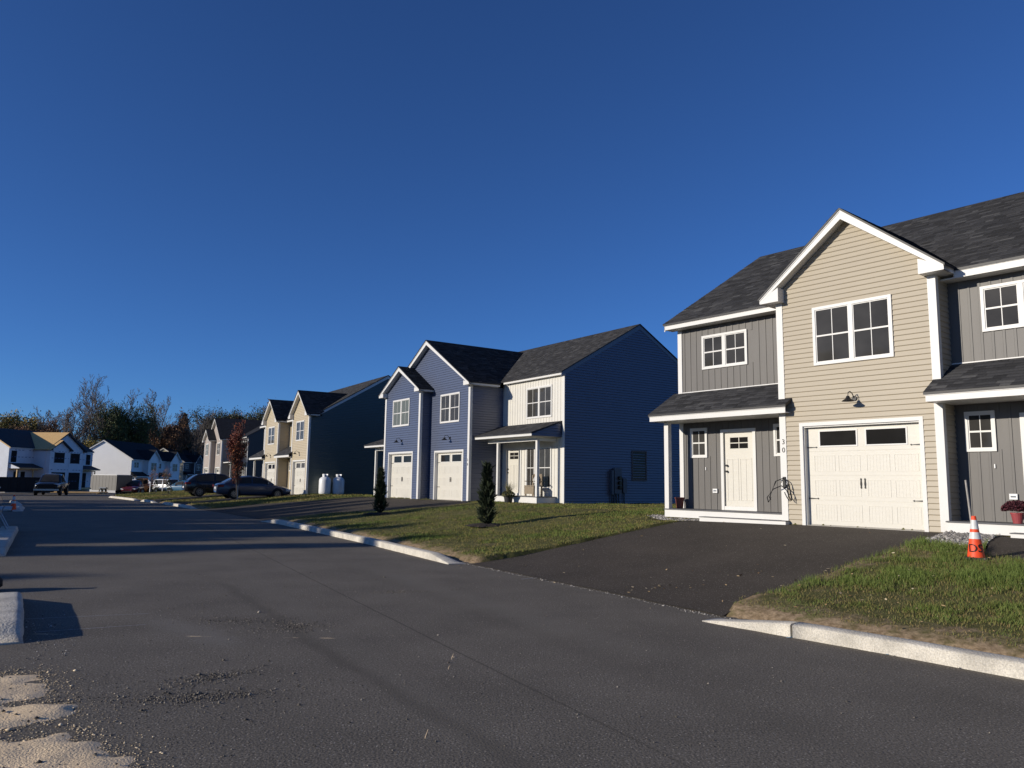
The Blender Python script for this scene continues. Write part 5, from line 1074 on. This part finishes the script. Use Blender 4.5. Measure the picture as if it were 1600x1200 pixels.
TR = [('bare_big',160,158,22.9,'tallest bare tree, forked crown standing above the white house'),('bare',245,172,21.5,'bare tree rising right of the dark green one'),('green',203,160,17.0,'broad dark green tree behind the white house roof'),
 ('yellow',18,150,14.6,'yellow green tree behind the unfinished house at the left edge'),('yellow',40,156,14.6,'second yellow green tree, right of the leftmost one'),('russet',59,150,13.2,'low dull red tree right of the yellow green trees'),('bare2',80,155,15.8,'grey bare tree above the bare sheathing roof'),('bare2',106,150,18,'bare tree with a few brown leaves above the unfinished gable'),('bare2',128,160,18.5,'bare branching tree left of the tallest one'),
 ('yellow',148,148,9.5,'low yellow tree at the foot of the tallest bare tree'),('bare',185,168,16.5,'thin bare tree between the tallest and the dark green one'),('thin',222,178,15.5,'slender bare trunk right of the dark green tree'),('russet',268,176,17.0,'orange brown oak above the white house gables'),('thin',258,182,16,'slender trunk left of the orange brown oak'),('spruce',286,182,16.8,'dark conifer right of the orange brown oak'),('bare2',300,188,17.6,'brown bare tree left of the taupe house'),('thin',309,180,15.2,'thin trunk beside the taupe house roof'),
 ('bare',318,196,19.4,'bare tree above the left gable of the taupe house'),('pine',334,204,19.8,'leftmost pine over the taupe house roof'),('pine',349,208,20.6,'second pine from left over the taupe roof'),('pine',363,205,21.0,'third pine from left over the taupe roof'),('pine',377,210,22.0,'tallest pine over the taupe roof'),('pine',391,206,21.2,'rightmost pine over the taupe roof'),('russet',404,212,22.6,'brown oak right of the pines beside the cream gable'),('russet',420,214,21.6,'brown oak partly hidden by the cream gables'),
 ('thin',0,158,12.5,'thin bare tree at the very left edge'),('thin',236,190,16.4,'slender bare trunk behind the white house ridge'),('spruce',8,170,13.4,'dark conifer behind the yellow green trees')]
for i,(k,px,Y,h,lb) in enumerate(TR): tree(k, on_px(px,Y), Y, h-float(g0(Y)), lb, rz=i*1.7, group='trees of the wood behind the houses', wide={'green':.62,'yellow':.8,'russet':.7,'pine':.75}.get(k,1))
# the mass of the wood behind them: trunks and undergrowth nobody could count
def woodland():
    V = []; Fc = []
    for k in range(420):
        Y = rng.uniform(182,250); px = rng.uniform(-160,470); x = on_px(px,Y); h = rng.uniform(9,15); r = rng.uniform(.07,.2); i = len(V); lx,ly = rng.normal(0,.7,2); z0 = float(g0(Y))-.3
        for c,rr in (((x,Y,z0),r),((x+lx*.4,Y+ly*.4,z0+h*.5),r*.7),((x+lx,Y+ly,z0+h),.02)):
            for j in range(4): a = 1.5708*j; V.append((c[0]+rr*math.cos(a),c[1]+rr*math.sin(a),c[2]))
        Fc += [(i+4*m+j,i+4*m+(j+1)%4,i+4*(m+1)+(j+1)%4,i+4*(m+1)+j) for m in range(2) for j in range(4)]
    big('woodland', V, Fc, 'bark_grey'); n = 80000
    Y = rng.uniform(180,262,n); px = rng.uniform(-220,520,n); x = (px-793)/1202.1*Y*1.0084; top = 6.5+6.5*np.clip((px-290)/60,0,1)+5.2*(.5+.5*np.sin(px*.045+Y*.11))+3.0*np.sin(px*.13+1)*np.cos(Y*.2); z = g0(Y)+rng.random(n)**1.25*np.clip(top,3,19)*(.7+.3*(Y-180)/80)
    V,Fc2 = leaves(n, np.c_[x,Y,z], .30, asp=.7); cl = .5+.5*np.sin(x*.31+Y*.17)*np.cos(Y*.23-x*.11); o = big('undergrowth', V, Fc2, 'undergrowth', tone=np.clip(.5*rng.random(n)+.5*cl,0,1))
    tag(bpy.data.objects['woodland'],'crowd of grey trunks in the wood behind the houses','woodland',kind='stuff'); tag(o,'brown tangle of brush and leaves under the far wood','undergrowth',kind='stuff')
woodland()
# row of trees out of view to the left: their long shadows stripe the road
i = 0
for y,h,k,dx in ((-4.3,12.6,'spruce',0),(-.9,13.6,'spruce',-3),(2.1,13.9,'spruce',2),(5.6,14.2,'spruce',0),(8.4,13.7,'spruce',-2),(12.0,14.0,'spruce',1),(15.0,14.3,'spruce',2),(18.6,13.9,'spruce',-1),(21.6,13.6,'spruce',1),(25.3,13.4,'spruce',0),(28.4,12.9,'spruce',-2),(32.2,12.2,'spruce',2),(35.2,11.6,'spruce',0),(38.9,10.8,'spruce',1),(42.0,10.4,'spruce',-1),(45.8,9.6,'spruce',0),(-.1,15.6,'spruce',-10),(6.2,15.8,'spruce',-10),(12.8,16.0,'spruce',-10),(19.4,15.6,'spruce',-10),(26.3,14.6,'spruce',-10),(33.0,13.2,'spruce',-10),(5.9,14.6,'spruce',-3),(-.2,12.9,'spruce',-4)):
    tree(k, -50+dx, y, h, 'dark tree of the row left of the road, out of the picture', rz=i*2.1, group='row of trees left of the road', wide=1.25); i += 1
x,y,_ = place('C',4.9,-4.6); T = tree('maple',x,y,4.95,'small red maple with orange top in front of the taupe house',.6,wide=.55); T.location.z = gz(x,y); MB().tube([(0,0,0),(.02,0,.35),(0,.01,.95)],[.09,.07,.065],8).build('trunk_guard','sack',T); mulch_ring(x,y,.55,'mulch under the small red maple')
for px,lb in ((240,'left of two bare saplings with pale trunk guards'),(259,'right of two bare saplings with pale trunk guards')):
    x = on_px(px,84); T = tree('sapling',x,84,3.0,lb,px); T.location.z = gz(x,84); MB().tube([(0,0,0),(0,0,1.35)],.045,6).build('trunk_guard','outlet_plastic',T)
